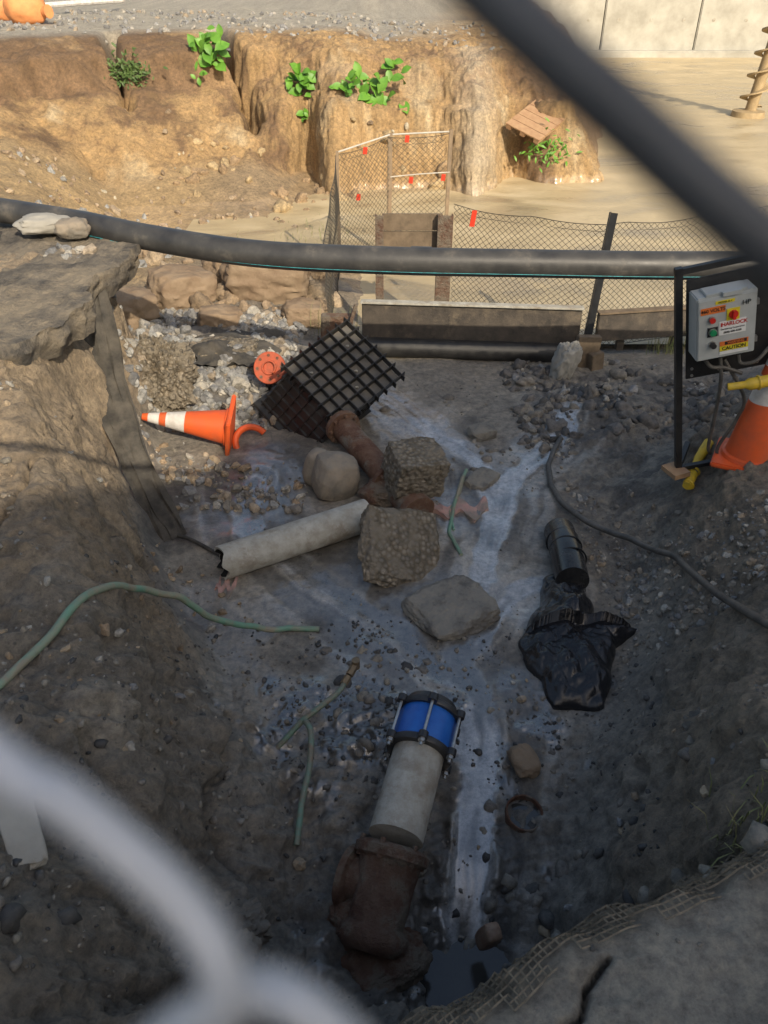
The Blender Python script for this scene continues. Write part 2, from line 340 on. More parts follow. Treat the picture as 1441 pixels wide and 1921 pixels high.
# blocky soil on the near walls
bl=ridge(X*2.6+.4*Z,Y*2.6,Z*2.2,4)
disp=disp+base0*(1-top)*(.085*(X<0)*ss(3.6,2.6,Y)+.05*(X>0)*ss(3.2,2.4,Y))*(.42-bl)
qx=X+.35*Z+.06*fbm(X*12,Y*12,3.,3);qy=Y+.5*Z+.06*fbm(X*12,Y*12,8.,3)
lb=ss(.3,-.1,X)*ss(2.8,2.2,Y)
cm=np.clip(ss(-.2,.25,fbm(X*2.3,Y*2.3,21.,4)*2+.3*lb)*(.3*base0+lowm*.95+rtm*.8+.6*base0*lb),0,1)*(1-Wt)*(1-top)*near
w0=1-np.clip(wor(qx*6.5,qy*6.5,9),0,.75)/.75
w1=1-np.clip(wor(qx*12,qy*12,3),0,.75)/.75;w2=1-np.clip(wor(qx*29,qy*29,5),0,.75)/.75
disp=disp+cm*(.05*lb*w0**.6+.036*w1**.7*ss(.0,.3,fbm(X*6,Y*6,2.,2)*2+.2)+.018*w2**.7)
tc_=top*ss(.0,.1,fbm(X*4,Y*4,31.,3)*2-.05)
disp=disp+tc_*.012+top*.006*fbm(X*60,Y*60,1.,3)
fl1=fbm(Dc*16+1.5*fbm(X*2,Y*2,5.,2),X*1.5+Y*1.5,3.3,3)*2
floor=(1-base0)*near*(Y<6.6)
disp=disp+floor*ss(.6,.1,Dc)*.012*fl1
ck=distpoly(X+.012*fbm(X*30,Y*30,1.,2),Y+.02*fbm(X*25,Y*25,5.,2),[(.30,.58),(.37,.66),(.41,.68),(.43,.74),(.49,.79)])
disp=disp-.07*np.exp(-(ck/.006)**2)*(Y<1.2)
for pts in([(-1.55,2.9),(-1.5,2.6),(-1.53,2.3),(-1.45,2.05)],[(-.75,2.3),(-.66,2.0),(-.7,1.75),(-.6,1.5)],[(-1.0,1.6),(-.85,1.45),(-.7,1.4)],[(1.0,1.9),(.95,1.7),(.83,1.6)],[(-1.25,3.2),(-1.3,2.9),(-1.2,2.7)]):
    ck=distpoly(X+.03*fbm(X*14,Y*14,1.,3),Y+.03*fbm(X*14,Y*14,5.,3),pts);disp=disp-.08*np.exp(-(ck/.014)**2)
P=np.stack([X,Y,Z],-1)+Nn*disp[...,None]
def C(*c):return np.array(c)
mixn=fbm(X*1.7,Y*1.7,12.1,5)*2;mixf=fbm(X*9,Y*9,31.1,4)*2
def lerp(a,b,t):return a*(1-t[...,None])+b*t[...,None]
col=np.broadcast_to(C(.215,.195,.165),P.shape).copy()
col=lerp(col,C(.29,.262,.215),ss(-.2,.5,mixn))
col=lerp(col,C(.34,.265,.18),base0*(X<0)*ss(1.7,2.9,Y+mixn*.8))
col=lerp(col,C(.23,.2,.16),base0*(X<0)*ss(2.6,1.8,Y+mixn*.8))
col=lerp(col,C(.26,.215,.16),base0*(X>0)*ss(0.05,.5,Z))
pp_=ss(.1,.5,fbm(X*4,Y*4,71.,5)*2);col=lerp(col,C(.36,.32,.26),pp_*base0*.6*ss(3,2.4,Y))
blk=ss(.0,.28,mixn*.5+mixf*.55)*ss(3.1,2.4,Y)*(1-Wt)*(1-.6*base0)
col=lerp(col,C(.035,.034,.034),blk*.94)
col=lerp(col,C(.075,.07,.066),ss(.1,.5,mixf*.9+.15)*rtm*(1-.5*base0)*.85)
dk=ss(.0,.4,fbm(X*3,Y*3,61.,5)*2)*floor*(1-Wt);col=lerp(col,C(.095,.088,.078),dk*.8)
flm=floor*ss(.6,.15,Dc)*ss(-.02,.3,fl1)
col=lerp(col,C(.33,.315,.285),flm*.55*(1-blk))
col=lerp(col,C(.10,.094,.085),floor*ss(.6,.1,Dc)*ss(.0,-.3,fl1)*.8)  # darker banks so the sheen painted in the channels stands out
sheen_core=Wt*near*ss(-.25,.2,fl1+mixf*.3)
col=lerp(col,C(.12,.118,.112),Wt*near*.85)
col=lerp(col,C(.38,.39,.40),sheen_core*.75)  # pale silty core with the sky's sheen painted into its colour
col=lerp(col,C(.39,.35,.29),top)
bk=lerp(np.broadcast_to(C(.40,.265,.125),P.shape),C(.17,.105,.055),ss(.0,.45,mixn+.4*mixf+.7*ss(-2.4,-4.2,X)*ss(.95,1.3,Z)))
bk=lerp(bk,C(.46,.36,.22),ss(.15,.6,-mixn+.3*mixf)*(1-.8*ss(-2.6,-4,X)*ss(.95,1.3,Z)))
bk=lerp(bk,C(.36,.33,.27),ss(2.4,4,D))
bk=lerp(bk,C(.45,.38,.28),np.exp(-((X-1.4)/.3)**2)*.8*(D<2))
bk=lerp(bk,C(.25,.16,.09),ss(.9,1.25,Z)*ss(1.75,1.45,Z)*ss(-.2,.4,mixf+.2)*.5)
bk=lerp(bk,C(.26,.18,.11),ss(2.3,3.2,X)*ss(13.5,15,Y))
far=ss(7,9,Y)
col=lerp(col,C(.30,.22,.13),far)
col=lerp(col,bk,isb)
lw=ss(-2,-3,X)*ss(6.5,8,Y)*(1-isb);col=lerp(col,C(.38,.27,.14),lw)
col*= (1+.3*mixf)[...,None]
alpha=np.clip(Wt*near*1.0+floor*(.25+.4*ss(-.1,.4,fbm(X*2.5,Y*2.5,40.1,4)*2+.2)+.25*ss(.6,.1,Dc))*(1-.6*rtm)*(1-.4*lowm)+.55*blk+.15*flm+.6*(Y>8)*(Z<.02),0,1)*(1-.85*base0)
nx,ny=len(xs),len(ys)
i=np.arange(nx-1)[None]+np.arange(ny-1)[:,None]*nx
fa4=np.stack([i,i+1,i+nx+1,i+nx],-1)
fa=fa4.reshape(-1)
def bigmesh(name,v,loops,k,rgba,m,smooth=True):
    me=bpy.data.meshes.new(name);nf=len(loops)//k
    me.vertices.add(len(v));me.vertices.foreach_set('co',np.asarray(v,np.float32).ravel())
    me.loops.add(len(loops));me.loops.foreach_set('vertex_index',np.asarray(loops,np.int32))
    me.polygons.add(nf);me.polygons.foreach_set('loop_start',np.arange(nf,dtype=np.int32)*k)
    me.polygons.foreach_set('use_smooth',np.full(nf,smooth))
    a=me.color_attributes.new('col','FLOAT_COLOR','POINT');a.data.foreach_set('color',np.asarray(rgba,np.float32).ravel())
    me.materials.append(M[m]);me.update(calc_edges=True);me.validate()
    o=bpy.data.objects.new(name,me);bpy.context.collection.objects.link(o);return o
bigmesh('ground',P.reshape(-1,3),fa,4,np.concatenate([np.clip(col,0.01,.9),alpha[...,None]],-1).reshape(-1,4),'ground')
ja=int(np.searchsorted(ys,.2));jb=int(np.searchsorted(ys,6.6));ia=int(np.searchsorted(xs,-2.5));ib=int(np.searchsorted(xs,2.7))
sub=P[ja:jb,ia:ib];w_=ib-ia;hh_=jb-ja
i=np.arange(w_-1)[None]+np.arange(hh_-1)[:,None]*w_
bvh=BVHTree.FromPolygons(sub.reshape(-1,3).tolist(),np.stack([i,i+1,i+w_+1,i+w_],-1).reshape(-1,4).tolist())
def S(x,y):
    if -2.4<x<2.6 and .25<y<6.5:
        h=bvh.ray_cast(Vector((x,y,4)),Vector((0,0,-1)))
        if h[0] is not None:return h[0].z
    return float(H(np.array(x),np.array(y)))
def pond():
    m,t,N,L,b=nt('muddy_water');g=N.new('ShaderNodeNewGeometry');mp=N.new('ShaderNodeMapping');mp.inputs['Scale'].default_value=(.5,.9,1)
    L.new(g.outputs['Position'],mp.inputs[0]);n=N.new('ShaderNodeTexNoise');n.inputs['Scale'].default_value=1.1;n.inputs['Detail'].default_value=8;n.inputs['Distortion'].default_value=1.2
    L.new(mp.outputs[0],n.inputs['Vector']);r=ramp(N,[(.35,(.56,.46,.29)),(.52,(.46,.37,.22)),(.68,(.31,.25,.16))]);L.new(n.outputs[0],r.inputs[0]);L.new(r.outputs[0],b.inputs['Base Color'])
    r2=ramp(N,[(.4,(.6,)*3),(.65,(.22,)*3)]);L.new(n.outputs[0],r2.inputs[0]);L.new(r2.outputs[0],b.inputs['Roughness'])
    n2=N.new('ShaderNodeTexNoise');n2.inputs['Scale'].default_value=9;n2.inputs['Detail'].default_value=7;L.new(g.outputs['Position'],n2.inputs['Vector'])
    bp=N.new('ShaderNodeBump');bp.inputs['Strength'].default_value=.4;bp.inputs['Distance'].default_value=.03;L.new(n2.outputs[0],bp.inputs['Height']);L.new(bp.outputs[0],b.inputs['Normal'])
    M['pond']=m
pond()
mb=MB();mb.add([(-2.6,6.75,-.07),(60,6.75,-.07),(60,80,-.07),(-2.6,80,-.07)],[[0,1,2,3]]);obj('muddy_pond',mb,['pond'],origin=False)
mb=MB();mb.add([(.32+.42*math.cos(a*.2618),1.45+.42*math.sin(a*.2618),-.235) for a in range(24)],[list(range(24))]);obj('puddle',mb,['water'],origin=False)
# ------------------------------------------------------------ scattered stones
def scatter(name,specs,m='rock',smooth=False):
    V=[];Fc=[];Cc=[];n0=0
    for (N,xr_,yr_,sr,cols,emb,dens,ro) in specs:
        x=rng.uniform(*xr_,N*2);y=rng.uniform(*yr_,N*2)
        if dens is not None:
            k=dens(x,y)>rng.random(N*2);x=x[k];y=y[k]
        x=x[:N];y=y[:N]
        sz=sr[0]*(sr[1]/sr[0])**(rng.random(len(x))**1.8)
        for q in range(len(x)):
            z=S(x[q],y[q])
            p,f=ico(1 if sz[q]<.014 else (3 if sz[q]>.05 and smooth else 2))
            sc=sz[q]*np.array([1,rng.uniform(.6,1),rng.uniform(.45,.8)])
            o=rng.random(3)*50
            w=fbm(p[:,0]*1.3+o[0],p[:,1]*1.3+o[1],p[:,2]*1.3+o[2],3)
            mx_=np.abs(p).max(1,keepdims=True)
            v=p*(.6+.4/mx_)*(1+1.5*w)[:,None]*sc
            v=v@rotm(rng.random(3)*6.28*np.array([.2,.2,1])).T+np.array([x[q],y[q],z+sz[q]*emb])
            V.append(v);Fc.append(f+n0);n0+=len(v)
            c=np.array(cols[rng.integers(len(cols))])*rng.uniform(.8,1.15)
            Cc.append(np.tile([*c,ro],(len(v),1)))
    return bigmesh(name,np.concatenate(V),np.concatenate(Fc).ravel(),3,np.concatenate(Cc),m,smooth)
G=[(.27,.27,.26),(.22,.22,.22),(.34,.32,.28),(.17,.17,.17),(.29,.24,.18)]
MUD=[(.2,.18,.15),(.16,.145,.125),(.22,.2,.165)]
DK=[(.05,.048,.046),(.08,.076,.07)]
BRN=[(.28,.21,.14),(.23,.17,.11),(.32,.25,.17)]
dn=lambda f,z,k:(lambda x,y:ss(-.2,.3,fbm(x*f,y*f,z,3)*2+k))
dnb=lambda x,y:ss(.0,.3,(fbm(x*1.7,y*1.7,12.1,5)*1.0+fbm(x*9,y*9,31.1,4)*1.1))
scatter('gravel',[
 (1700,(-2.2,-.75),(5.0,7.0),(.016,.065),G,.2,dn(2,1.,.25),0),
 (420,(-1.7,-.5),(4.0,5.3),(.01,.05),G+BRN+MUD,.1,dn(2,4.,.1),0),
 (1500,(1.2,2.4),(2.6,4.9),(.006,.024),G+MUD,.2,dn(2,6.,.1),0),
 (380,(1.0,3.2),(4.8,6.2),(.01,.045),G[:4]+MUD+DK,.15,dn(2,6.,.05),0),
 (380,(-.7,1.3),(2.6,6.0),(.004,.013),MUD+DK,.1,dn(3,9.,-.15),.2),
 (350,(-5,-1),(7,11),(.02,.09),BRN+G[:1],.1,dn(1,3.,0),0),
 (160,(-6,4),(10.5,13),(.02,.06),BRN+[(.45,.4,.3)],.2,dn(1,3.,0),0),
 (500,(-7,2),(14.5,19),(.03,.06),G,.2,None,0),
 (450,(-1.9,-.7),(1.6,4.6),(.005,.024),BRN+MUD+G,.1,dn(3,17.,0),0),
 (70,(-1.1,1.3),(1.0,2.6),(.01,.03),G+BRN,.15,dn(3,14.,0),.1),
])
scatter('mud_clods',[
 (1200,(-1.2,1.4),(.8,2.9),(.005,.018),MUD+DK,-.1,dn(3,5.,.05),.25),
 (1600,(-1.0,1.2),(1.0,3.0),(.004,.016),[(.03,.03,.03),(.05,.048,.046)],.1,dnb,.6),
 (150,(-1.2,1.2),(.9,2.8),(.02,.045),MUD+DK,-.3,dn(2,8.,.0),.15),
 (240,(1.0,2.6),(4.6,6.1),(.02,.075),[(.13,.12,.11),(.08,.076,.07),(.2,.18,.15)],-.1,dn(2,8.,.1),.1),
 (120,(-.6,1.3),(4.4,6.1),(.015,.05),MUD,-.25,dn(3,18.,-.1),.3),
 (120,(-2.7,-.5),(6.6,9),(.05,.16),BRN,.05,dn(1.3,8.,.1),0),
 (110,(-3,4),(11.3,12.8),(.04,.13),[(.36,.27,.15),(.27,.19,.11)],0,dn(1.3,2.,.1),0),
],smooth=True)
# ------------------------------------------------------------ boulders and slabs
def one(name,mt,*bl):
    mb=MB()
    for b in bl:mb.blob(*b[0],**b[1])
    return obj(name,mb,[mt],60)
one('boulder','bould',(((-.32,4.24,.11),(.155,.15,.165),(0,.2,.4)),dict(seed=3,sub=5,cub=.25,amp=.08,freq=1.6,rough=.25)),(((-.44,4.36,.1),(.1,.1,.14),(0,.3,0)),dict(seed=8,sub=4,cub=.2,amp=.1,freq=1.8,rough=.3)))
one('concrete_block','pebble',(((.19,4.1,.26),(.17,.15,.14),(.15,.12,.35)),dict(seed=5,sub=6,cub=.85,amp=.07,freq=2.6,rough=.8)))
one('conglomerate_slab','pebble',(((.09,3.5,.11),(.25,.065,.23),(-.85,.4,.35)),dict(seed=14,sub=6,cub=.55,amp=.15,freq=1.7,rough=.5)))
one('flat_rock','grock',(((.37,3.08,.01),(.23,.2,.075),(.05,-.05,.5)),dict(seed=15,sub=6,cub=.4,amp=.15,freq=1.9,rough=.5)))
one('flat_rock','grock',(((.66,4.35,.0),(.13,.09,.04),(.05,-.05,.9)),dict(seed=16,sub=5,cub=.5,amp=.12,freq=2.1)))
one('flat_rock','grock',(((.72,4.95,.02),(.1,.08,.06),(.05,-.05,.3)),dict(seed=18,sub=5,cub=.5,amp=.14,freq=2.1)))
one('rubble_stone','conc',(((1.5,5.92,.13),(.1,.09,.19),(.1,.2,.3)),dict(seed=23,sub=5,cub=.3,amp=.22,freq=2.2)))
one('clay_boulders','clay',*[((c,s,(0,.1,r)),dict(seed=sd,sub=5,cub=.5,amp=.16,freq=2,rough=.5)) for c,s,r,sd in(((-1.15,7.5,.3),(.42,.28,.24),.1,31),((-1.95,7.3,.25),(.32,.25,.2),.6,33),((-2.35,6.8,.22),(.26,.22,.2),.6,37),((-1.6,7.9,.25),(.25,.22,.18),.6,39),((-.75,7.0,.12),(.2,.15,.12),.2,40),((-1.5,6.75,.15),(.2,.15,.13),.2,42))])
one('rubble_mound','pebble',(((-1.74,5.42,.2),(.24,.26,.32),(.1,.25,.4)),dict(seed=41,sub=6,cub=.35,amp=.3,freq=2.6,rough=.7)),(((-1.35,6.1,.12),(.3,.2,.12),(0,0,.4)),dict(seed=43,sub=5,cub=.4,amp=.25,freq=2.6)))
one('pale_rock','conc',(((-2.35,5.55,1.36),(.2,.12,.06),(0,0,.2)),dict(seed=51,sub=4,cub=.3,amp=.2,freq=2)))
one('pale_rock','bould',(((-2.13,5.42,1.36),(.11,.09,.07),(0,0,.2)),dict(seed=53,sub=4,cub=.3,amp=.2,freq=2)))
zc=S(-1.02,1.22)
one('broken_concrete_piece','conc',(((-1.02,1.24,zc+.03),(.05,.16,.025),(.3,.25,.6)),dict(seed=54,sub=5,cub=.8,amp=.08,freq=2.2)))
one('brown_rock','clay',(((.62,2.12,.0),(.06,.08,.045),(0,0,.3)),dict(seed=55,sub=4,cub=.3,amp=.2,freq=2.2)))
one('brown_stub','brick',(((.385,1.39,-.05),(.032,.036,.09),(.25,.1,.3)),dict(seed=57,sub=4,cub=.55,amp=.06,freq=1.5)))
one('mud_lumps','darkmud',*[((c,s,(0,0,r)),dict(seed=sd,sub=5,cub=.3,amp=.28,freq=2.4,rough=.8)) for c,s,r,sd in(((-.02,.9,.3),(.13,.1,.09),.3,59),((-.45,1.02,.45),(.12,.1,.08),.8,61),((1.25,1.85,.5),(.12,.11,.09),.3,67),((-.5,1.3,.2),(.1,.08,.07),.3,71))])
# asphalt slab
pl=[(-6.5,2.4),(-2.35,2.4),(-2.1,2.9),(-1.98,3.35),(-1.86,3.75),(-1.8,4.0),(-1.70,4.27),(-1.76,4.5),(-1.72,4.78),(-1.70,5.05),(-1.66,5.28),(-1.8,5.5),(-2.2,5.85),(-2.9,6.25),(-4,6.6),(-6.5,6.9)]
def slab(name,pl,zt,zb,ms):
    P2=[]
    for a,b in zip(pl,pl[1:]+pl[:1]):
        for k in range(18):
            t=k/18;P2.append((a[0]+(b[0]-a[0])*t,a[1]+(b[1]-a[1])*t))
    P2=np.array(P2);cx,cy=P2.mean(0);m_=len(P2);v=[]
    dirs=P2-[cx,cy];dirs/=np.linalg.norm(dirs,axis=1,keepdims=True)
    e=fbm(P2[:,0]*4,P2[:,1]*4,3.3,5)*.26;P2=P2+dirs*e[:,None]
    hz=lambda q:.08*fbm(q[:,0]*1.5,q[:,1]*1.5,2.2,3)+.07*fbm(q[:,0]*6,q[:,1]*6,2.9,5)+.03*(.4-ridge(q[:,0]*13,q[:,1]*13,2.9,3))
    for r in np.linspace(0.05,1,110)**.6:
        q=np.array([cx,cy])+(P2-[cx,cy])*r
        v.append(np.column_stack([q,zt+hz(q)]))
    for k,(dz,sc) in enumerate(((-.015,.999),(-.035,1.002),(-.06,.998),(-.085,.99),(-.11,.985),(-.13,.97),(zb-zt,.94))):
        q=np.array([cx,cy])+(P2-[cx,cy])*sc+dirs*(fbm(P2[:,0]*12,P2[:,1]*12,5.5+k*.8,4)*.09)[:,None]
        v.append(np.column_stack([q,zt+dz+.08*fbm(q[:,0]*1.5,q[:,1]*1.5,2.2,3)]))
    R_=len(v);v=np.concatenate(v)
    mb=MB();mb.add(v,[[j*m_+i,j*m_+(i+1)%m_,(j+1)*m_+(i+1)%m_,(j+1)*m_+i] for j in range(R_-1) for i in range(m_)]+[list(range(m_))])
    return obj(name,mb,[ms],75)
slab('asphalt_pavement',pl,1.27,1.08,'asph')
mb=MB();mb.box((-2.62,5.35,1.42),(.02,.01,.18),(0,.25,0));obj('survey_stake',mb,['white'])
# ------------------------------------------------------------ large black pipe
mb=MB();pp=[(-4.6,6.2,1.37),(-3.2,5.95,1.38),(-2.19,5.61,1.35),(-1.62,5.36,1.32),(-.85,5.07,1.3),(0,4.93,1.3),(.95,4.87,1.3),(1.86,4.80,1.31),(2.9,4.78,1.33),(4.2,4.8,1.36)]
mb.tube(pp,.086,32,0,8)
mb.tube([(p[0],p[1]-.074,p[2]-.047) for p in pp[2:]],.0022,5,1,8)
mb.tube([(.17,4.925,1.3),(.3,4.915,1.3)],.0885,32,0,1)
obj('plastic_water_pipe',mb,['pipe','cyan'])
# ------------------------------------------------------------ plastic vault
mb=MB();A=Vector((-.72,5.15,.47));U=Vector((.44,.43,.17));Vv=Vector((.41,-.39,-.26));W=Vector((-.24,.05,-.30))
def prism(o,a,b,c,mi=0):
    o=Vector(o);pts=[o,o+a,o+a+b,o+b];pts+= [p+c for p in pts]
    mb.add([p[:] for p in pts],[[0,1,2,3],[4,7,6,5],[0,4,5,1],[1,5,6,2],[2,6,7,3],[3,7,4,0]],mi)
n_=U.cross(Vv).normalized();n_=n_ if n_.z>0 else -n_
u1=U.normalized();v1=Vv.normalized()
prism(A-n_*.045+u1*.01+v1*.01,U-u1*.02,Vv-v1*.02,-n_*.004,2)
for k in range(8):
    o=A+U*(k/7)-u1*.003-v1*.035;prism(o,u1*.006,Vv+v1*.07,-n_*.05)
for k in range(7):
    o=A+Vv*(k/6)-v1*.003-u1*.035;prism(o,v1*.006,U+u1*.07,-n_*.048)
In=.03
prism(A-n_*.05+u1*In+v1*In,U-u1*2*In,Vv-v1*2*In,W)
for k in range(6):
    q=A-n_*.05+W*(k/5.5)
    prism(q+u1*.016+v1*.016,U-u1*.032,Vv-v1*.032,W*.03)
for k in range(7):
    q=A-n_*.05+Vv*((k+.4)/7);prism(q+u1*.012,u1*.02,v1*.007,W)
    q=A-n_*.05+U*((k+.4)/7)+Vv-v1*.032;prism(q,v1*.02,u1*.007,W)
q=A-n_*.05+W;prism(q-u1*.015-v1*.015,U+u1*.03,Vv+v1*.03,W*.05)
for a,b in((.21,.25),(.5,.75),(.79,.25),(.64,.58)):
    mb.blob(tuple(A+U*a+Vv*b-n_*.04),(.014,.014,.008),(0,0,0),int(a*9),2,.2,.1,2,1)
obj('plastic_utility_vault',mb,['blackpl','cement','vpanel'],30)
# ------------------------------------------------------------ rusty pipe
mb=MB();p0=Vector((-.3,4.8,.17));p1=Vector((.22,3.86,.07));d=(p1-p0).normalized();L=(p1-p0).length
pf=[(0,.08),(.001,.125),(.04,.127),(.041,.088)]+[(.06+.04*k,.088) for k in range(0,16)]+[(.679,.088),(.68,.125),(.715,.127),(.716,.09),(.8,.09),(.9,.09),(L-.07,.09),(L-.069,.118),(L-.02,.12),(L-.019,.08)]
mb.lathe(p0,d,pf,32,0,jit=.025)
for hh0 in(.02,.70):
    for k in range(8):
        t=k*math.pi/4;a=d.orthogonal().normalized();b=d.cross(a);c=p0+d*hh0+(a*math.cos(t)+b*math.sin(t))*.108
        mb.cyl(c-d*.04,c+d*.045,.011,seg=6)
mb.blob((-.02,4.12,.06),(.13,.12,.08),(0,0,0),5,4,.2,.25,2,1)
obj('rusty_pipe',mb,['rust','mudrust'])
def openpipe(mb,p0,p1,r,th,mi=0,mi2=1,jag=.02,seg=40):
    p0=Vector(p0);p1=Vector(p1);d=(p1-p0).normalized();L=(p1-p0).length;a=d.orthogonal().normalized();b=d.cross(a);v=[]
    hs=[(0,r-th,1),(0,r,1),(.03,r,0)]+[(L*k/16,r,0) for k in range(1,16)]+[(L,r,0),(L,r-th,0)]
    K=len(hs)
    for (h,rr,j) in hs+[(.35,r-th,0)]:
        for i in range(seg):
            t=2*math.pi*i/seg;hh=h+(jag*2.6*(float(vn(math.cos(t)*3,math.sin(t)*3,r*77))-.3) if j else 0)
            r2=rr*(1+.025*(float(vn(math.cos(t)*2,math.sin(t)*2,h*9))-.5))
            v.append((p0+d*hh+(a*math.cos(t)+b*math.sin(t))*r2)[:])
    mb.add(v[:K*seg],[[j*seg+i,j*seg+(i+1)%seg,(j+1)*seg+(i+1)%seg,(j+1)*seg+i] for j in range(K-1) for i in range(seg)],mi)
    mb.add(v[:seg]+v[K*seg:],[[i,i+seg,(i+1)%seg+seg,(i+1)%seg] for i in range(seg)]+[list(range(seg,2*seg))],mi2)
mb=MB();openpipe(mb,(-.93,3.37,.09),(-.1,3.80,.12),.1,.014);obj('cement_pipe',mb,['cement','dark'])
# blue coupling + pipe + valve
mb=MB();a0=Vector((.045,1.68,.12));a1=Vector((.175,2.13,.19));d=(a1-a0).normalized()
mb.lathe(a0,d,[((a1-a0).length*k/12,.108) for k in range(13)],36,jit=.012)
c=a1-d*.01
mb.lathe(c-d*.075,d,[(0,.112),(0,.124),(.02,.127),(.13,.127),(.15,.124),(.15,.112)],36,1,(False,False))
for h in(-.09,.09):
    mb.lathe(c+d*(h-.015),d,[(0,.110),(0,.138),(.006,.142),(.024,.142),(.03,.136),(.03,.110)],36,2,(False,False))
mb.lathe(c+d*.09,d,[(0,.125),(.05,.112),(.052,.1),(-.1,.1)],36,2,(False,True))
a=d.orthogonal().normalized();b=d.cross(a)
for k in range(6):
    t=k*math.pi/3+.35;q=c+(a*math.cos(t)+b*math.sin(t))*.148
    mb.cyl(q-d*.135,q+d*.125,.007,seg=8,mi=3)
    for h in(-.112,.105):mb.cyl(q+d*(h-.008),q+d*(h+.01),.015,seg=6,mi=3)
    for h in(-.09,.09):mb.cyl(q+d*(h-.015),q+d*(h+.015),.021,seg=10,mi=2)
obj('pipe_coupling',mb,['cement','blue','blkiron','steel'])
mb=MB();e=a0-d*.36-Vector((0,0,.12));dd=(a0-e).normalized()
pf=[(0,.10),(.03,.13),(.07,.13),(.09,.105)]+[(.09+.03*k,.106+.001*k) for k in range(1,6)]+[(.27,.115),(.31,.12),(.32,.142),(.352,.145),(.366,.125),(.37,.108)]
mb.lathe(e,dd,pf,48,0,jit=.05)
s_=Vector((-.85,.35,-.1)).normalized();q=e+dd*.22
mb.lathe(q,s_,[(0,.085),(.1,.08),(.13,.08),(.14,.11),(.165,.112),(.175,.07)],28,0,jit=.07)
for k in range(6):
    t=k*math.pi/3;a=dd.orthogonal().normalized();b=dd.cross(a);w=e+dd*.34+(a*math.cos(t)+b*math.sin(t))*.125
    mb.cyl(w-dd*.035,w+dd*.04,.01,seg=6)
mb.blob(tuple(e+Vector((.06,-.02,-.06))),(.16,.1,.08),(0,0,.4),77,5,.2,.2,2.4);mb.blob(tuple(q+Vector((-.1,-.08,-.1))),(.1,.1,.08),(0,0,.4),79,5,.2,.2,2.4)
obj('rusty_pipe_tee',mb,['mudrust'],55)
mb=MB();mb.lathe((.585,1.89,-.075),(.1,-.15,1),[(0,.072),(0,.08),(.05,.08),(.053,.076),(.05,.072),(0,.072)],32,0,(False,False),jit=.03);mb.lathe((.585,1.89,-.05),(0,0,1),[(0,.072),(.001,.0)],24,1,(False,False));obj('rusty_ring',mb,['rust','water'])
# black pipe stub and bag
mb=MB();mb.tube([(1.06,3.72,.05),(1.05,3.5,.09),(1.03,3.2,.11)],.092,28,0,4)
for yy,zz in((3.6,.07),(3.5,.09),(3.38,.1)):mb.ring((1.053,yy,zz),(0,1,-.1),.092,.005)
obj('black_pipe_stub',mb,['wetpl'])
ol=np.array([(.97,3.36),(1.11,3.34),(1.13,3.15),(1.12,3.0),(1.26,2.95),(1.31,2.87),(1.17,2.78),(1.12,2.62),(1.04,2.40),(.92,2.41),(.80,2.43),(.76,2.58),(.70,2.72),(.71,2.86),(.80,3.02),(.88,3.2),(.91,3.34)])
t=np.linspace(0,1,len(ol),endpoint=False);nT=360;T=np.linspace(0,1,nT,endpoint=False)
ox=np.interp(T,np.append(t,1),np.append(ol[:,0],ol[0,0]));oy=np.interp(T,np.append(t,1),np.append(ol[:,1],ol[0,1]))
ox=ox+.008*np.sin(T*90);oy=oy+.008*np.cos(T*70)
cx,cy=.97,2.85;v=[];nr=90
for k in range(nr):
    r=(k/(nr-1));x=cx+(ox-cx)*r;y=cy+(oy-cy)*r
    hgt=.16*(1-r**2.2)**.6*(.7+.5*(y>2.9))
    fold=ridge(x*3.2+y*1.5,y*3.0-x*2,1.7,3);f2=ridge(x*10+3+y*3,y*6-x*3,4.7,3)
    z=hgt+(.12*(fold-.35)+.05*(f2-.4))*min(1,(1-r)*6+.15)
    v.append(np.column_stack([x+.03*(fold-.4),y,np.maximum(H(x,y),-.02)+z+.008]))
v.append(np.column_stack([cx+(ox-cx)*.99,cy+(oy-cy)*.99,np.full(nT,-.08)]))
mb=MB();mb.add(np.concatenate(v),[[j*nT+i,j*nT+(i+1)%nT,(j+1)*nT+(i+1)%nT,(j+1)*nT+i] for j in range(nr) for i in range(nT)]);obj('black_plastic_bag',mb,['bag'],180)
# silt fence fabric
mb=MB();cs=np.array([(-1.84,4.80,1.2),(-1.8,4.62,1.02),(-1.77,4.5,.7),(-1.66,4.3,.5),(-1.55,4.1,.33),(-1.42,3.92,.15),(-1.28,3.72,.0)])
v=[];nu=70;nv=18
for i in range(nu):
    q=np.array([np.interp(i/(nu-1)*(len(cs)-1),range(len(cs)),cs[:,k]) for k in range(3)])
    for j in range(nv):
        w=(j/(nv-1)-.5);wd=.15+.1*math.sin(min(1,i/nu*1.6)*math.pi)+.03*float(fbm(i*.15,j*.01,9.,3))
        fo=float(fbm(i*.07,j*.55,3.1,3))
        v.append((q[0]+w*wd*.95+.06*fo,q[1]-.02+w*.08+.06*fo,q[2]+.05*w+.03*float(fbm(i*.2,j*.5,3.1,2))))
mb.add(v,[[a*nv+b,a*nv+b+1,(a+1)*nv+b+1,(a+1)*nv+b] for a in range(nu-1) for b in range(nv-1)])
mb.tube([(-1.25,3.72,.02),(-1.15,3.66,.03),(-.95,3.5,.04)],.012,8)
obj('silt_fence_fabric',mb,['fabric'])
mb=MB();v=[];n=30
for i in range(n):
    for j in range(n):
        x=-1.6+j/(n-1)*.65;y=5.75+i/(n-1)*.75;v.append((x+.08*math.sin(i*.5),y,.16+.26*float(fbm(x*3,y*3,6.6,4))+.12*float(ridge(x*5,y*4,1.1,2))-.25*max(0,abs(j/(n-1)-.5)-.3)))
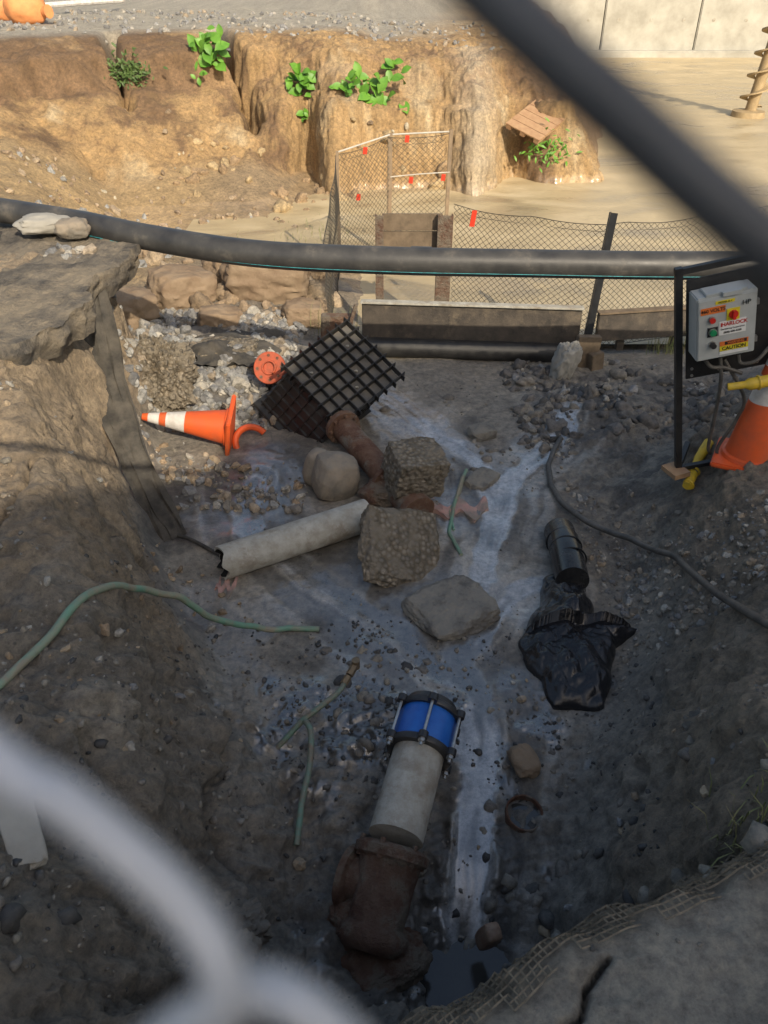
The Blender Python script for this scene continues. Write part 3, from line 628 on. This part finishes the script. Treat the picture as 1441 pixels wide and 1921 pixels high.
mb.add(v,[[a*n+b,a*n+b+1,(a+1)*n+b+1,(a+1)*n+b] for a in range(n-1) for b in range(n-1)]);obj('torn_geotextile',mb,['fabric'])
# ------------------------------------------------------------ cones
def cone(name,base,axis,h,scale=1,spin=0):
    mb=MB();ax=Vector(axis).normalized();a=ax.orthogonal().normalized();b=ax.cross(a)
    a,b=a*math.cos(spin)+b*math.sin(spin),b*math.cos(spin)-a*math.sin(spin);w=.18*scale
    base=Vector(base);rm=Matrix((a,b,ax)).transposed()
    mb.box(base+ax*.015,(2*w,2*w,.03),rm.to_euler(),0,.008)
    r=lambda t:(.135*(1-t)+.025*t)*scale
    seg=[(0.04,.1,0),(.1,.50,0),(.50,.72,1),(.72,.80,0),(.80,.93,1),(.93,1.0,0)]
    mb.lathe(base+ax*.03,ax,[(0,.15*scale),(.02,.145*scale),(.04*h,r(.04))],32,0)
    for s0,s1,mi in seg:mb.lathe(base+ax*.03,ax,[(s0*h,r(s0)+.001*mi),(s1*h,r(s1)+.001*mi)],32,mi,(False,s1==1))
    return obj(name,mb,['orange','white'])
cone('traffic_cone',(-1.08,4.82,.14),(-.60,-.02,.10),.6,.95,.6)
cone('traffic_cone',(2.06,3.72,.56),(.0,.05,1),.68,1.0,.3)
mb=MB();mb.ring((-.96,4.85,.0),(.25,-.5,.6),.12,.024,20,0,8,.55);obj('orange_ring',mb,['orange'])
mb=MB();fd=Vector((-.1,-.75,.5)).normalized();fc=Vector((-.88,5.5,.28))
mb.lathe(fc,fd,[(0,.045),(0,.125),(.03,.125),(.035,.12),(.035,.06),(.05,.055),(.05,.045),(0,.045)],32,0,(False,False))
mb.lathe(fc,-fd,[(-.02,.045),(.03,.075),(.28,.08)],20,0)
a=fd.orthogonal().normalized();b=fd.cross(a)
for k in range(8):
    t=k*math.pi/4;q=fc+(a*math.cos(t)+b*math.sin(t))*.095;mb.cyl(q+fd*.03,q+fd*.037,.012,seg=10,mi=1)
obj('pipe_flange',mb,['flange','rust'])
# ------------------------------------------------------------ hoses
def lay(pts,off):
    out=[];P_=[Vector(p) for p in pts]
    for a,b in zip(P_[:-1],P_[1:]):
        for k in range(3):
            q=a.lerp(b,k/3);out.append((q.x,q.y,max(q.z,S(q.x,q.y)+off)))
    out.append((P_[-1].x,P_[-1].y,max(P_[-1].z,S(P_[-1].x,P_[-1].y)+off)))
    z=[p[2] for p in out]
    for _ in range(3):z=[max(out[i][2],(z[max(i-1,0)]+z[i]+z[min(i+1,len(z)-1)])/3) for i in range(len(z))]
    return [(p[0],p[1],q) for p,q in zip(out,z)]
mb=MB();mb.tube(lay([(-1.5,1.45,.9),(-1.28,1.74,.9),(-1.18,1.98,.85),(-1.1,2.28,.78),(-1.03,2.5,.66),(-.93,2.62,.52),(-.84,2.7,.32),(-.66,2.86,.06),(-.5,2.93,.0),(-.34,2.93,.0)],.01),.016,10,0,4,.08);obj('green_hose',mb,['hoseg'])
mb=MB();mb.tube(lay([(.56,4.42,.04),(.52,4.3,.05),(.45,4.05,.0),(.40,3.77,.0),(.455,3.54,.0)],.008),.012,8,0,4);mb.tube(lay([(.54,4.36,.04),(.50,4.2,.0),(.42,4.0,.0),(.43,3.8,.0)],.006),.008,8,0,4);obj('grey_hose',mb,['hoseg'])
mb=MB();mb.tube(lay([(1.28,4.85,.04),(1.2,4.68,.04),(1.13,4.49,.03),(1.11,4.25,.03),(1.14,4.05,.03),(1.25,3.80,.05),(1.42,3.52,.14),(1.53,3.16,.3),(1.51,2.6,.55),(1.49,2.13,.76),(1.5,1.6,1.15)],.014),.018,10,0,4);obj('black_cable',mb,['cable'])
mb=MB();mb.tube([(-.17,2.5,.12),(-.21,2.42,.11),(-.3,2.33,.1),(-.38,2.28,.06),(-.49,2.20,-.03)],.0135,10,0,8)
mb.tube([(-.36,2.29,.07),(-.325,2.2,.09),(-.32,2.05,.06),(-.34,1.9,.04),(-.35,1.72,-.0)],.0135,10,0,8)
mb.cyl((-.165,2.51,.12),(-.14,2.56,.13),.019,seg=6,mi=1);mb.cyl((-.135,2.57,.11),(-.135,2.57,.16),.02,seg=12,mi=1);mb.cyl((-.19,2.46,.115),(-.17,2.5,.12),.018,seg=6,mi=1)
obj('copper_service_tube',mb,['copper','brass'])
def rag(name,x0,y0,w,h,mt,am=.05):
    mb=MB();v=[];n=26
    for i in range(n):
        for j in range(n):
            x=x0+j/(n-1)*w;y=y0+i/(n-1)*h+.05*math.sin(j*.6)+.04*float(fbm(j*.3,i*.1,4.,2));v.append((x,y,S(x,y)+.012+am*float(ridge(x*9,y*9,2.2,2))-.018-(.03 if (i in(0,n-1) or j in(0,n-1)) else 0)))
    mb.add(v,[[a*n+b,a*n+b+1,(a+1)*n+b+1,(a+1)*n+b] for a in range(n-1) for b in range(n-1)]);obj(name,mb,[mt])
rag('pink_rag',.28,3.95,.4,.15,'rag')
rag('pink_rag',-.95,3.22,.12,.1,'rag')
# ------------------------------------------------------------ timber barrier
def bar(name,p,q,h,t,z0,mats,roll=True):
    mb=MB();p=Vector(p);q=Vector(q);d=(q-p);L=d.length;ang=math.atan2(d.y,d.x);c=(p+q)/2
    mb.box((c.x,c.y,z0+h*.62),(L,t,h*.72),(R(-6),0,ang),0,.006)
    mb.box((c.x,c.y,z0+h+.004),(L+.02,t*1.5,.018),(0,0,ang),2,.003)
    if roll:mb.cyl((p.x,p.y-.07,z0+.09),(q.x,q.y-.07,z0+.09),.085,seg=20,mi=1)
    for k in range(4):
        f=(k+.5)/4;w=p+d*f;mb.box((w.x,w.y+t*.5+.025,z0+h*.4),(.06,.05,h),(0,0,ang),0)
    return obj(name,mb,mats)
bar('timber_barrier',(-.19,6.45,0),(1.68,6.3,0),.47,.05,-.02,['darkwood','blackpl','cement'])
bar('timber_barrier',(1.86,6.42,0),(3.9,6.75,0),.34,.05,0.02,['darkwood','wood','wood'],False)
mb=MB();p=Vector((1.72,6.17,0));q=Vector((1.84,6.4,1.18));ang=(q-p).to_track_quat('Z','Y').to_euler()
c=(p+q)/2;mb.box(c,(.055,.008,1.25),ang,0);mb.box(c+Vector((-.025,.03,0)),(.008,.055,1.25),ang,0)
mb.box((1.72,6.12,.13),(.2,.07,.3),(0,.05,.1),1,.005);mb.box((1.8,6.08,.05),(.12,.08,.2),(0,-.1,.4),1,.005)
obj('steel_stake',mb,['black','wood'])
for x,w in((-.04,.06),(.53,.12)):
    mb=MB();mb.box((x,6.85,.46),(w,.012,1.2),(0,0,0),0);mb.box((x-w/2,6.88,.46),(.012,.07,1.2),(0,0,0),0);mb.box((x+w/2,6.88,.46),(.012,.07,1.2),(0,0,0),0);obj('steel_soldier_pile',mb,['mudrust'])
mb=MB();
for k in range(2):mb.box((.25,6.95,.98-.15*k),(.52,.03,.14),(0,0,0),0,.004)
obj('timber_lagging',mb,['wood'])
mb=MB();mb.box((-.42,6.5,.15),(.28,.09,.34),(.1,.05,.1),0,.01);mb.box((-.3,6.42,.25),(.03,.03,.4),(.1,.3,.1),0);obj('timber_offcuts',mb,['mudrust'])
# ------------------------------------------------------------ netting fence
def seg3(mb,a,b,r,mi=0):
    a=Vector(a);b=Vector(b);d=(b-a)
    if d.length<1e-6:return
    d.normalize();u=d.orthogonal().normalized();w=d.cross(u)
    v=[(p+(u*math.cos(t)+w*math.sin(t))*r)[:] for p in(a,b) for t in(0,2.094,4.189)]
    mb.add(v,[[0,1,4,3],[1,2,5,4],[2,0,3,5]],mi)
def net(mb,path,zt,zb,cw,ch,r,mi=0,sag=.03):
    P_=np.array(path);cum=np.concatenate([[0],np.cumsum(np.hypot(*np.diff(P_,axis=0).T))])
    def at(s,h):
        s=min(max(s,0),cum[-1]);x=np.interp(s,cum,P_[:,0]);y=np.interp(s,cum,P_[:,1]);t=np.interp(s,cum,zt);b=np.interp(s,cum,zb)
        w=float(fbm(s*1.5,h*3,5.5,2))
        return (x+.08*w,y+sag*2*w,b+(t-b)*h-(sag*math.sin(math.pi*((s*1.3)%1)) if h>.95 else 0))
    ns=int(cum[-1]/cw);hh=max(a-b for a,b in zip(zt,zb));nh=int(hh/ch)
    for i in range(ns):
        for j in range(nh):
            a=at(i*cw+(.5*cw if j%2 else 0),j/nh)
            for sg in(-.5,.5):
                s=i*cw+(.5*cw if j%2 else 0)+sg*cw
                if 0<=s<=cum[-1]:seg3(mb,a,at(s,(j+1)/nh),r,mi)
    ks=np.linspace(0,cum[-1],max(4,int(cum[-1]/.1)))
    for a,b in zip(ks[:-1],ks[1:]):
        seg3(mb,at(a,1),at(b,1),r*1.5,mi);seg3(mb,at(a,0),at(b,0),r*1.5,mi)
mb=MB()
posts=[((-.48,8.6),1.23,.03),((.07,9.2),1.29,.05),((.73,9.2),1.33,.04)]
for (x,y),z,w in posts:mb.box((x-.01,y,z/2-.1),(w,w*.6,z+.2),(0,.01,.1),1)
net(mb,[(-.55,7.0),(-.5,7.8),(-.48,8.6)],[.75,1.0,1.2],[0,0,0],.065,.03,.0024)
net(mb,[(-.48,8.6),(.07,9.2),(.73,9.2)],[1.2,1.26,1.3],[.0,.0,.0],.065,.03,.0024)
mb.tube([(-.48,8.6,1.22),(.07,9.2,1.28),(.73,9.2,1.31)],.008,6,2,1)
mb.tube([(.07,9.19,.85),(.4,9.19,.88),(.73,9.19,.9)],.006,6,2,3)
net(mb,[(.62,7.15),(1.2,6.8),(1.86,6.5),(2.6,6.75),(3.3,6.85),(4.2,6.9)],[1.08,1.08,1.1,1.08,1.17,1.15],[0.0,.0,.0,.0,.0,.0],.06,.028,.0024)
for x,y,z in((.78,7.0,.97),(.66,9.18,.82),(.25,9.15,1.22),(-.2,8.9,1.15),(-.28,8.9,.68),(.3,9.15,.8)):
    mb.box((x,y-.02,z+.03),(.045,.006,.14 if y<8 else .07),(.1,.1,.2),3)
obj('safety_netting_fence',mb,['net','stake','rope','red'])
# geogrid on front rim
mb=MB();rim=[(.02,.62),(.10,.64),(.197,.72),(.31,.82),(.43,.91),(.65,.98),(.87,1.06),(1.1,1.2),(1.3,1.4)]
rp=np.array(rim);cum=np.concatenate([[0],np.cumsum(np.hypot(*np.diff(rp,axis=0).T))]);nS=84;nV=9;gg=[]
for i in range(nS):
    s=cum[-1]*i/(nS-1);x=np.interp(s,cum,rp[:,0]);y=np.interp(s,cum,rp[:,1]);row=[]
    for j in range(nV):
        f=j/(nV-1);wob=.03*float(fbm(i*.15,2.,1.,2));ox_=x-.05*f+wob;oy_=y-.10+.14*f+wob
        row.append([ox_+.008*float(fbm(i*.3,j*.4,1.,2)),oy_,S(ox_,oy_)])
    gg.append(row)
gz=np.array([[p[2] for p in r] for r in gg])
for _ in range(3):
    pd=np.pad(gz,1,mode='edge');gz=np.maximum(gz,(pd[:-2,1:-1]+pd[2:,1:-1]+pd[1:-1,:-2]+pd[1:-1,2:])/4)
for i in range(nS):
    for j in range(nV):gg[i][j][2]=gz[i,j]+.012
for i in range(nS):
    for j in range(nV):
        if (i*7+j*13)%29==0 or (j<2 and (i//4)%3==0):continue
        if i<nS-1:seg3(mb,gg[i][j],gg[i+1][j],.0023)
        if j<nV-1:seg3(mb,gg[i][j],gg[i][j+1],.0023)
obj('geogrid',mb,['geo'])
# ------------------------------------------------------------ control panel
stand=bpy.data.objects.new('electrical_control_panel',None);bpy.context.collection.objects.link(stand)
stand.location=(1.74,3.855,.42);stand.rotation_euler=(0,R(-12.5),0)
def child(name,mb,mats,sharp=38):
    o=obj(name,mb,mats,sharp,origin=False);o.parent=stand;return o
mb=MB()
mb.box((0,0,.6),(.035,.035,1.24));mb.box((.33,0,.0),(.7,.03,.025));mb.box((.33,0.0,1.2),(.7,.03,.03));mb.box((.66,0,.6),(.04,.04,1.24))
mb.box((0.05,.1,-.01),(.03,.35,.025),(0,0,-.5));mb.box((.66,.2,0),(.03,.5,.03))
mb.box((-.02,-.02,.0),(.1,.14,.03),(0,.1,.3),1)
child('frame',mb,['black','ltwood'])
mb=MB();mb.box((.34,-.028,.88),(.62,.012,.56),bev=.003)
for x,z in((.06,.62),(.06,.66),(.2,.63),(.4,.63)):mb.cyl((x,-.034,z),(x,-.04,z),.008,seg=8,mi=1)
child('backboard',mb,['black','steel'])
cxb,czb=.185,.935
mb=MB();mb.box((cxb,-.10,czb),(.29,.13,.34),bev=.006);mb.box((cxb,-.167,czb-.002),(.282,.012,.325),bev=.004)
mb.box((cxb,-.11,czb+.176),(.2,.1,.012),bev=.003);mb.box((cxb+.02,-.17,czb+.175),(.09,.02,.02));
mb.box((cxb+.148,-.16,czb+.1),(.012,.02,.03),mi=1);mb.box((cxb+.148,-.16,czb-.1),(.012,.02,.03),mi=1)
for x in(-.08,0,.09):mb.cyl((cxb+x,-.1,czb-.17),(cxb+x,-.1,czb-.2),.018,seg=12,mi=2)
child('enclosure',mb,['grey','steel','black'])
k=.0027
def lp(u,v):return cxb+(u-1353)*k,czb+(587-v)*k
fy=-.174
def lab(name,u,v,w,h,m):
    x,z=lp(u,v);mb=MB();mb.box((x,fy-.001,z),(w*k,.002,h*k));child(name,mb,[m])
lab('voltage_label',1327,549,44,13,'lorange');lab('model_label',1348,536,34,6,'lyellow');lab('maker_label',1363,588,48,28,'label')
lab('warning_label',1367,620,52,9,'lorange');lab('caution_label',1367,630,52,10,'lyellow');lab('notice_label',1367,639,52,6,'label')
x,z=lp(1370,619.6);mb=MB();mb.box((x,fy-.0015,z),(40*k,.002,6.5*k));child('warning_strip',mb,['tblk'])
def btn(u,v,r,m,h=.02):
    x,z=lp(u,v);mb=MB();mb.cyl((x,fy,z),(x,fy-.008,z),r*1.3,seg=20,mi=1);mb.cyl((x,fy-.008,z),(x,fy-h,z),r,seg=20);child('push_button',mb,[m,'steel'])
btn(1325,567,.014,'rbtn');btn(1327,592,.016,'green');btn(1327,617,.014,'black',.03)
x,z=lp(1327,592);mb=MB();mb.box((x,fy-.001,z),(.05,.003,.05));child('button_plate',mb,['tblk'])
x,z=lp(1363,563);mb=MB();mb.box((x,fy-.002,z),(.062,.004,.062),mi=0);mb.cyl((x,fy,z),(x,fy-.014,z),.022,seg=20,mi=1);mb.box((x,fy-.02,z),(.014,.014,.045),(0,.0,0),1);child('rotary_switch',mb,['lyellow','rbtn'])
TR=(R(90),0,0);ty=fy-.0035
def tx(s,u,v,size,m,b=0,al='CENTER'):
    x,z=lp(u,v);text(s,size,(x,ty,z),TR,m,stand,'lettering',al,b)
tx('460 VOLTS',1327,549,.025,'tblk',.0002);tx('HP',1386,545,.034,'tblk',.0002);tx('MODEL # V',1348,536,.013,'tblk')
tx('HARLOCK',1366,581,.027,'tred',.0005);tx('Dewatering Corporation',1363,590,.0115,'tblk');tx('(800) 600-4358',1363,597,.014,'tblk',.0002)
x,z=lp(1343,581);mb=MB();mb.box((x,ty,z),(.008,.001,.02));child('maker_mark',mb,['tred'])
tx('WARNING',1370,619.6,.017,'lorange',.0003);tx('CAUTION',1367,630,.026,'tblk',.0005)
mb=MB()
mb.tube([(cxb+.09,-.1,czb-.2),(cxb+.1,-.12,czb-.25),(cxb+.17,-.14,czb-.24),(cxb+.26,-.12,czb-.17),(cxb+.4,-.1,czb-.12)],.01,8)
mb.tube([(cxb,-.1,czb-.2),(cxb+.0,-.12,czb-.32),(cxb-.01,-.1,czb-.5),(cxb-.04,-.08,czb-.75),(cxb-.02,-.05,.1)],.01,8)
mb.tube([(cxb+.02,-.1,czb-.22),(cxb+.12,-.13,czb-.45),(cxb+.1,-.1,czb-.6),(cxb+.0,-.1,.15),(cxb+.05,-.12,.05)],.01,8)
mb.tube([(cxb-.08,-.1,czb-.2),(cxb-.05,-.12,czb-.24),(cxb+.02,-.12,czb-.26),(cxb+.1,-.14,czb-.3)],.01,8)
child('cables',mb,['cable'])
mb=MB();mb.tube([(1.78,3.62,1.07),(1.9,3.6,1.1),(2.05,3.6,1.13),(2.4,3.6,1.16)],[.02,.032,.032,.028],12,0,6);mb.ring((1.92,3.6,1.105),(1,0,.2),.033,.006);mb.ring((2.0,3.6,1.12),(1,0,.2),.033,.006);obj('yellow_cable_connector',mb,['yellow'])
mb=MB();mb.tube([(1.96,4.02,.5),(1.9,3.95,.46),(1.86,3.9,.42),(1.83,3.86,.39)],[.03,.028,.024,.012],12,0,4);mb.tube([(1.99,4.05,.5),(2.05,4.1,.5)],.01,8);mb.cyl((1.83,3.84,.39),(1.77,3.74,.37),.03,.028,mi=0);mb.ring((1.84,3.86,.40),(1,1,.6),.034,.007);mb.ring((1.78,3.75,.375),(1,1,.2),.03,.006)
obj('yellow_cable_connector',mb,['yellow'])
# ------------------------------------------------------------ plants
def leaf(mb,p,dirv,up,L,w,mi=0,droop=.35):
    d=Vector(dirv).normalized();up=Vector(up);s=d.cross(up).normalized();u=s.cross(d).normalized();v=[];prof=[(.0,.06),(.15,.35),(.35,.85),(.6,1),(.8,.75),(1,.08)]
    for t,ww in prof:
        c=Vector(p)+d*L*t+u*(L*(.35*t-droop*t*t*1.6))
        for q in(-1,0,1):v.append((c+s*w*ww*q*.5+u*(abs(q)*w*.12))[:])
    mb.add(v,[[a*3+b,a*3+b+1,(a+1)*3+b+1,(a+1)*3+b] for a in range(5) for b in(0,1)],mi)
def plant(name,c,n,L,spread=.1,m='leaf',wr=.6):
    mb=MB();c=Vector(c)
    for k in range(n):
        t=k*2.4;el=rng.uniform(-.2,1.1);q=c+Vector((rng.normal()*spread,-abs(rng.normal())*.05,rng.normal()*spread*.6))
        dv=Vector((math.cos(t)*math.cos(el),-abs(math.sin(el))*.8-.15,math.sin(t)*math.cos(el)*.9+.25))
        l=L*rng.uniform(.5,1.1);leaf(mb,q,dv,(0,-.75,.65),l,l*wr)
    return obj(name,mb,[m],60)
def face(x,z):
    yy=np.arange(11,18,.02);hh=H(np.full(yy.shape,x),yy);i=int(np.argmax(hh>z));return (x,yy[i]-.06,z+.04)
for (x,z,n,L,sp) in((-2.75,1.62,30,.27,.15),(-1.28,1.2,24,.26,.12),(-.16,1.08,32,.25,.2),(-.55,1.2,18,.22,.1),(.10,1.42,9,.18,.06),(-1.24,.78,8,.17,.05),(-2.9,1.25,4,.18,.03)):
    plant('leafy_plant',face(x,z),n,L,sp)
plant('shrub',face(-3.88,1.38),300,.09,.15,'leaf2',.4)
plant('shrub',face(2.5,.35),90,.12,.2,'leaf',.3);
def grass(name,cs,n,h,m='straw'):
    mb=MB()
    for k in range(n):
        cx_,cy_,sx,sy=cs[k%len(cs)];x=cx_+rng.normal()*sx;y=cy_+rng.normal()*sy;z=S(x,y)-.01;a=rng.random()*6.28;l=h*rng.uniform(.4,1.2);ln=rng.uniform(.1,.9)
        p=[Vector((x,y,z)),Vector((x+math.cos(a)*l*ln*.3,y+math.sin(a)*l*ln*.3,z+l*.6)),Vector((x+math.cos(a)*l*ln,y+math.sin(a)*l*ln,z+l*.8))]
        w=Vector((-math.sin(a),math.cos(a),0))*.002
        mb.add([(p[0]-w)[:],(p[0]+w)[:],(p[1]+w)[:],(p[1]-w)[:],p[2][:]],[[0,1,2,3],[3,2,4]])
    return obj(name,mb,[m],180)
grass('grass_tuft',[(-.35,6.75,.13,.1),(-.2,6.6,.1,.08),(2.6,6.5,.12,.05)],300,.3)
grass('grass_tuft',[(-.9,10.2,.3,.3)],90,.2)
grass('root_tuft',[(1.15,1.3,.06,.08),(1.02,1.2,.08,.04)],110,.12)
# boards nailed as a pallet, lying on the slope
mb=MB();rt=(.30,.30,-.62);m3=rotm(rt)
px_,py_,pz_=face(2.4,.78);pc=np.array((2.42,py_-.12,.80))
for k_ in range(6):
    mb.box(pc+m3@np.array((0,-.42+.17*k_,0)),(.62,.162,.02),rt,0,.003)
for k_ in(-.25,0,.25):mb.box(pc+m3@np.array((k_,0,-.04)),(.08,1.0,.055),rt,0)
obj('wooden_pallet',mb,['ltwood'])
for x,y,s in((-6.3,16.2,.36),(-6.9,16.9,.3)):
    z=float(H(np.array(x),np.array(y)));mb=MB();mb.blob((x,y,z+s*.6),(s,s*.85,s*.75),(0,0,.3),int(-x*7),4,.15,.08,1.6);mb.cyl((x+s*.7,y-.05,z+s*.45),(x+s*1.25,y-.15,z+s*.5),s*.12,s*.3,12)
    obj('orange_sandbag',mb,['obag'])
mb=MB();mb.tube([(-7.0,17.0,2.02),(-6.3,18.2,2.04),(-5.5,19.5,2.05)],.05,8);obj('white_drain_pipe',mb,['white'])
# auger
mb=MB();bx,by=8.02,18.95;ln=Vector((.1,0,1)).normalized();mb.cyl((bx,by,-.3),tuple(Vector((bx,by,-.3))+ln*6),.12,seg=18)
v=[];f=[];tn=14;st=24
for i in range(tn*st+1):
    t=i/st;a=t*2*math.pi;c=Vector((bx,by,0.1))+ln*(t*.42)
    for r,dz in((.11,0),(.27,0),(.27,.03),(.11,.03)):v.append((c+Vector((math.cos(a)*r,math.sin(a)*r,dz)))[:])
for i in range(tn*st):
    for j in range(4):f.append([i*4+j,i*4+(j+1)%4,(i+1)*4+(j+1)%4,(i+1)*4+j])
mb.add(v,f);mb.lathe((bx,by,-.1),(0,0,1),[(0,.36),(.14,.34),(.16,.1)],20);obj('drill_auger',mb,['auger'])
# concrete wall
mb=MB();x=1.0
while x<42:
    mb.box((x+1.6,31,2.6),(3.16,.4,5.6),bev=.03)
    for zz in(1.0,2.6):
        for xx in(.5,1.6,2.7):mb.cyl((x+xx,30.82,zz),(x+xx,30.79,zz),.06,seg=12,mi=1)
    x+=3.2
mb.box((20,30.7,-.05),(42,.5,.35),bev=.05);obj('concrete_wall',mb,['wallc','cement'])
# unseen building added behind the camera; roofline shaped to cast the pit's shade
pr=[(-1.2,6.9),(2.3,7.0),(2.45,7.5),(3.65,7.8),(4.8,9.1),(8,9.3),(10.5,9.3),(10.5,1.1),(-1.2,1.1)]
bld=bpy.data.objects.new('shade_building',None);bpy.context.collection.objects.link(bld)
mb=MB();v=[(x,-6,z) for x,z in pr]+[(x,-11,z) for x,z in pr];k=len(pr)
mb.add(v,[list(range(k)),list(range(k,2*k))[::-1]]+[[a,a+k,(a+1)%k+k,(a+1)%k] for a in range(k)]);o=obj('walls',mb,['plaster'],20,origin=False);o.parent=bld
mb=MB()
for lv in(2.6,5.2):
    for xx in(0,2.2,4.4,6.6,8.8):mb.box((xx+.3,-5.97,lv),(1.2,.08,1.1));
o=obj('windows',mb,['glass'],20,origin=False);o.parent=bld
mb=MB();mb.box((3.2,-5.96,1.9),(1,.08,1.7));o=obj('door',mb,['black'],20,origin=False);o.parent=bld
# ------------------------------------------------------------ chain link fence right at the photographer
O=Vector((0,.0404,2.8706));e1=Vector((1,0,0));e2=Vector((0,.588,.809));fn=e1.cross(e2)
def fp(u,v,w=0):return O+e1*u+e2*v+fn*w
mb=MB();N0=np.array((-.0100,-.0304));E=np.array((.0455,-.0412));Gd=np.array((.0450,.0408))
def wire(a,b,s):
    pts=[fp(*(a+(b-a)*t),.0022*s*math.cos(math.pi*t)) for t in(0,.08,.3,.5,.7,.92,1)]
    mb.tube(pts,.00175,8,0,3)
for i in range(-28,29):
    for j in range(-28,29):
        a=N0+E*i+Gd*j
        if abs(a[0])>1.1 or a[1]>.3 or a[1]<-1.98:continue
        if (i,j) not in((-1,0),(0,0),(-1,1)):wire(a,a+E,1 if (i+j)%2 else -1)
        if (i,j) not in((0,0),(0,-1)):wire(a,a+Gd,-1 if (i+j)%2 else 1)
cv=lambda l:[fp(u/1000,v/1000,w/1000) for u,v,w in l]
a=(N0-E)*1000;b=(N0-Gd)*1000;c=(N0+E)*1000
mb.tube(cv([(a[0],a[1],-1),(-38,-5,0),(-24.8,-16.2,0),(-21.0,-18.4,0),(-17,-21.6,0),(-13.4,-24.9,0),(-11.0,-28,.3),(-10.3,-30.8,.5),(-11.8,-32.4,.3),(-14.5,-34.5,0),(-30,-49,0),(b[0],b[1],0)]),.0016,12,0,6)
mb.tube(cv([(-11.5,-35.5,-1),(-10.5,-32.8,-1.2),(-8,-31.6,-1.2),(-4,-33.4,-.6),(6,-43,0),(c[0],c[1],1)]),.0016,12,0,6)
a=(N0+Gd-E)*1000;b=(N0+Gd)*1000
mb.tube(cv([(a[0]-.5,a[1],0),(7.0,33.4,0),(15,26.0,0),(24.8,17.2,0),(b[0],b[1],0)]),.0021,12,1,6)  # upper wire uses the copy with shade in its colour
mb.cyl(fp(-1.2,.34),fp(1.2,.34),.02)
for u in(-1.15,1.15):mb.cyl(fp(u,-2.1),fp(u,.36),.028)
mb.cyl(fp(-1.2,-2.0),fp(1.2,-2.0),.012)
obj('chain_link_fence',mb,['galv','galv_shaded'],60)
# ------------------------------------------------------------ light, sky, camera
w=bpy.data.worlds.new('World');bpy.context.scene.world=w;w.use_nodes=True
n=w.node_tree.nodes.new('ShaderNodeTexSky');n.sky_type='NISHITA';n.sun_disc=False;n.sun_elevation=R(34);n.sun_rotation=R(155);n.dust_density=4;n.air_density=1.3;n.ozone_density=.6
w.node_tree.links.new(n.outputs[0],w.node_tree.nodes['Background'].inputs[0]);w.node_tree.nodes['Background'].inputs[1].default_value=.15
Ld=bpy.data.lights.new('sun','SUN');Ld.energy=4.8;Ld.angle=R(.53);Ld.color=(1,.87,.68);lo=bpy.data.objects.new('sun',Ld);bpy.context.collection.objects.link(lo)
lo.rotation_euler=Vector((.35,-.75,.56)).to_track_quat('Z','Y').to_euler()
cam=bpy.data.cameras.new('camera');cam.sensor_fit='VERTICAL';cam.sensor_height=36;cam.lens=18/(960.5/1451);cam.clip_start=.01;cam.clip_end=800
cam.dof.use_dof=True;cam.dof.focus_distance=4.6;cam.dof.aperture_fstop=10.9
co=bpy.data.objects.new('camera',cam);bpy.context.collection.objects.link(co);co.location=(0,0,2.9);co.rotation_euler=(R(54),0,0)
sc=bpy.context.scene;sc.camera=co;sc.view_settings.view_transform='Standard';sc.view_settings.look='None';sc.view_settings.exposure=0
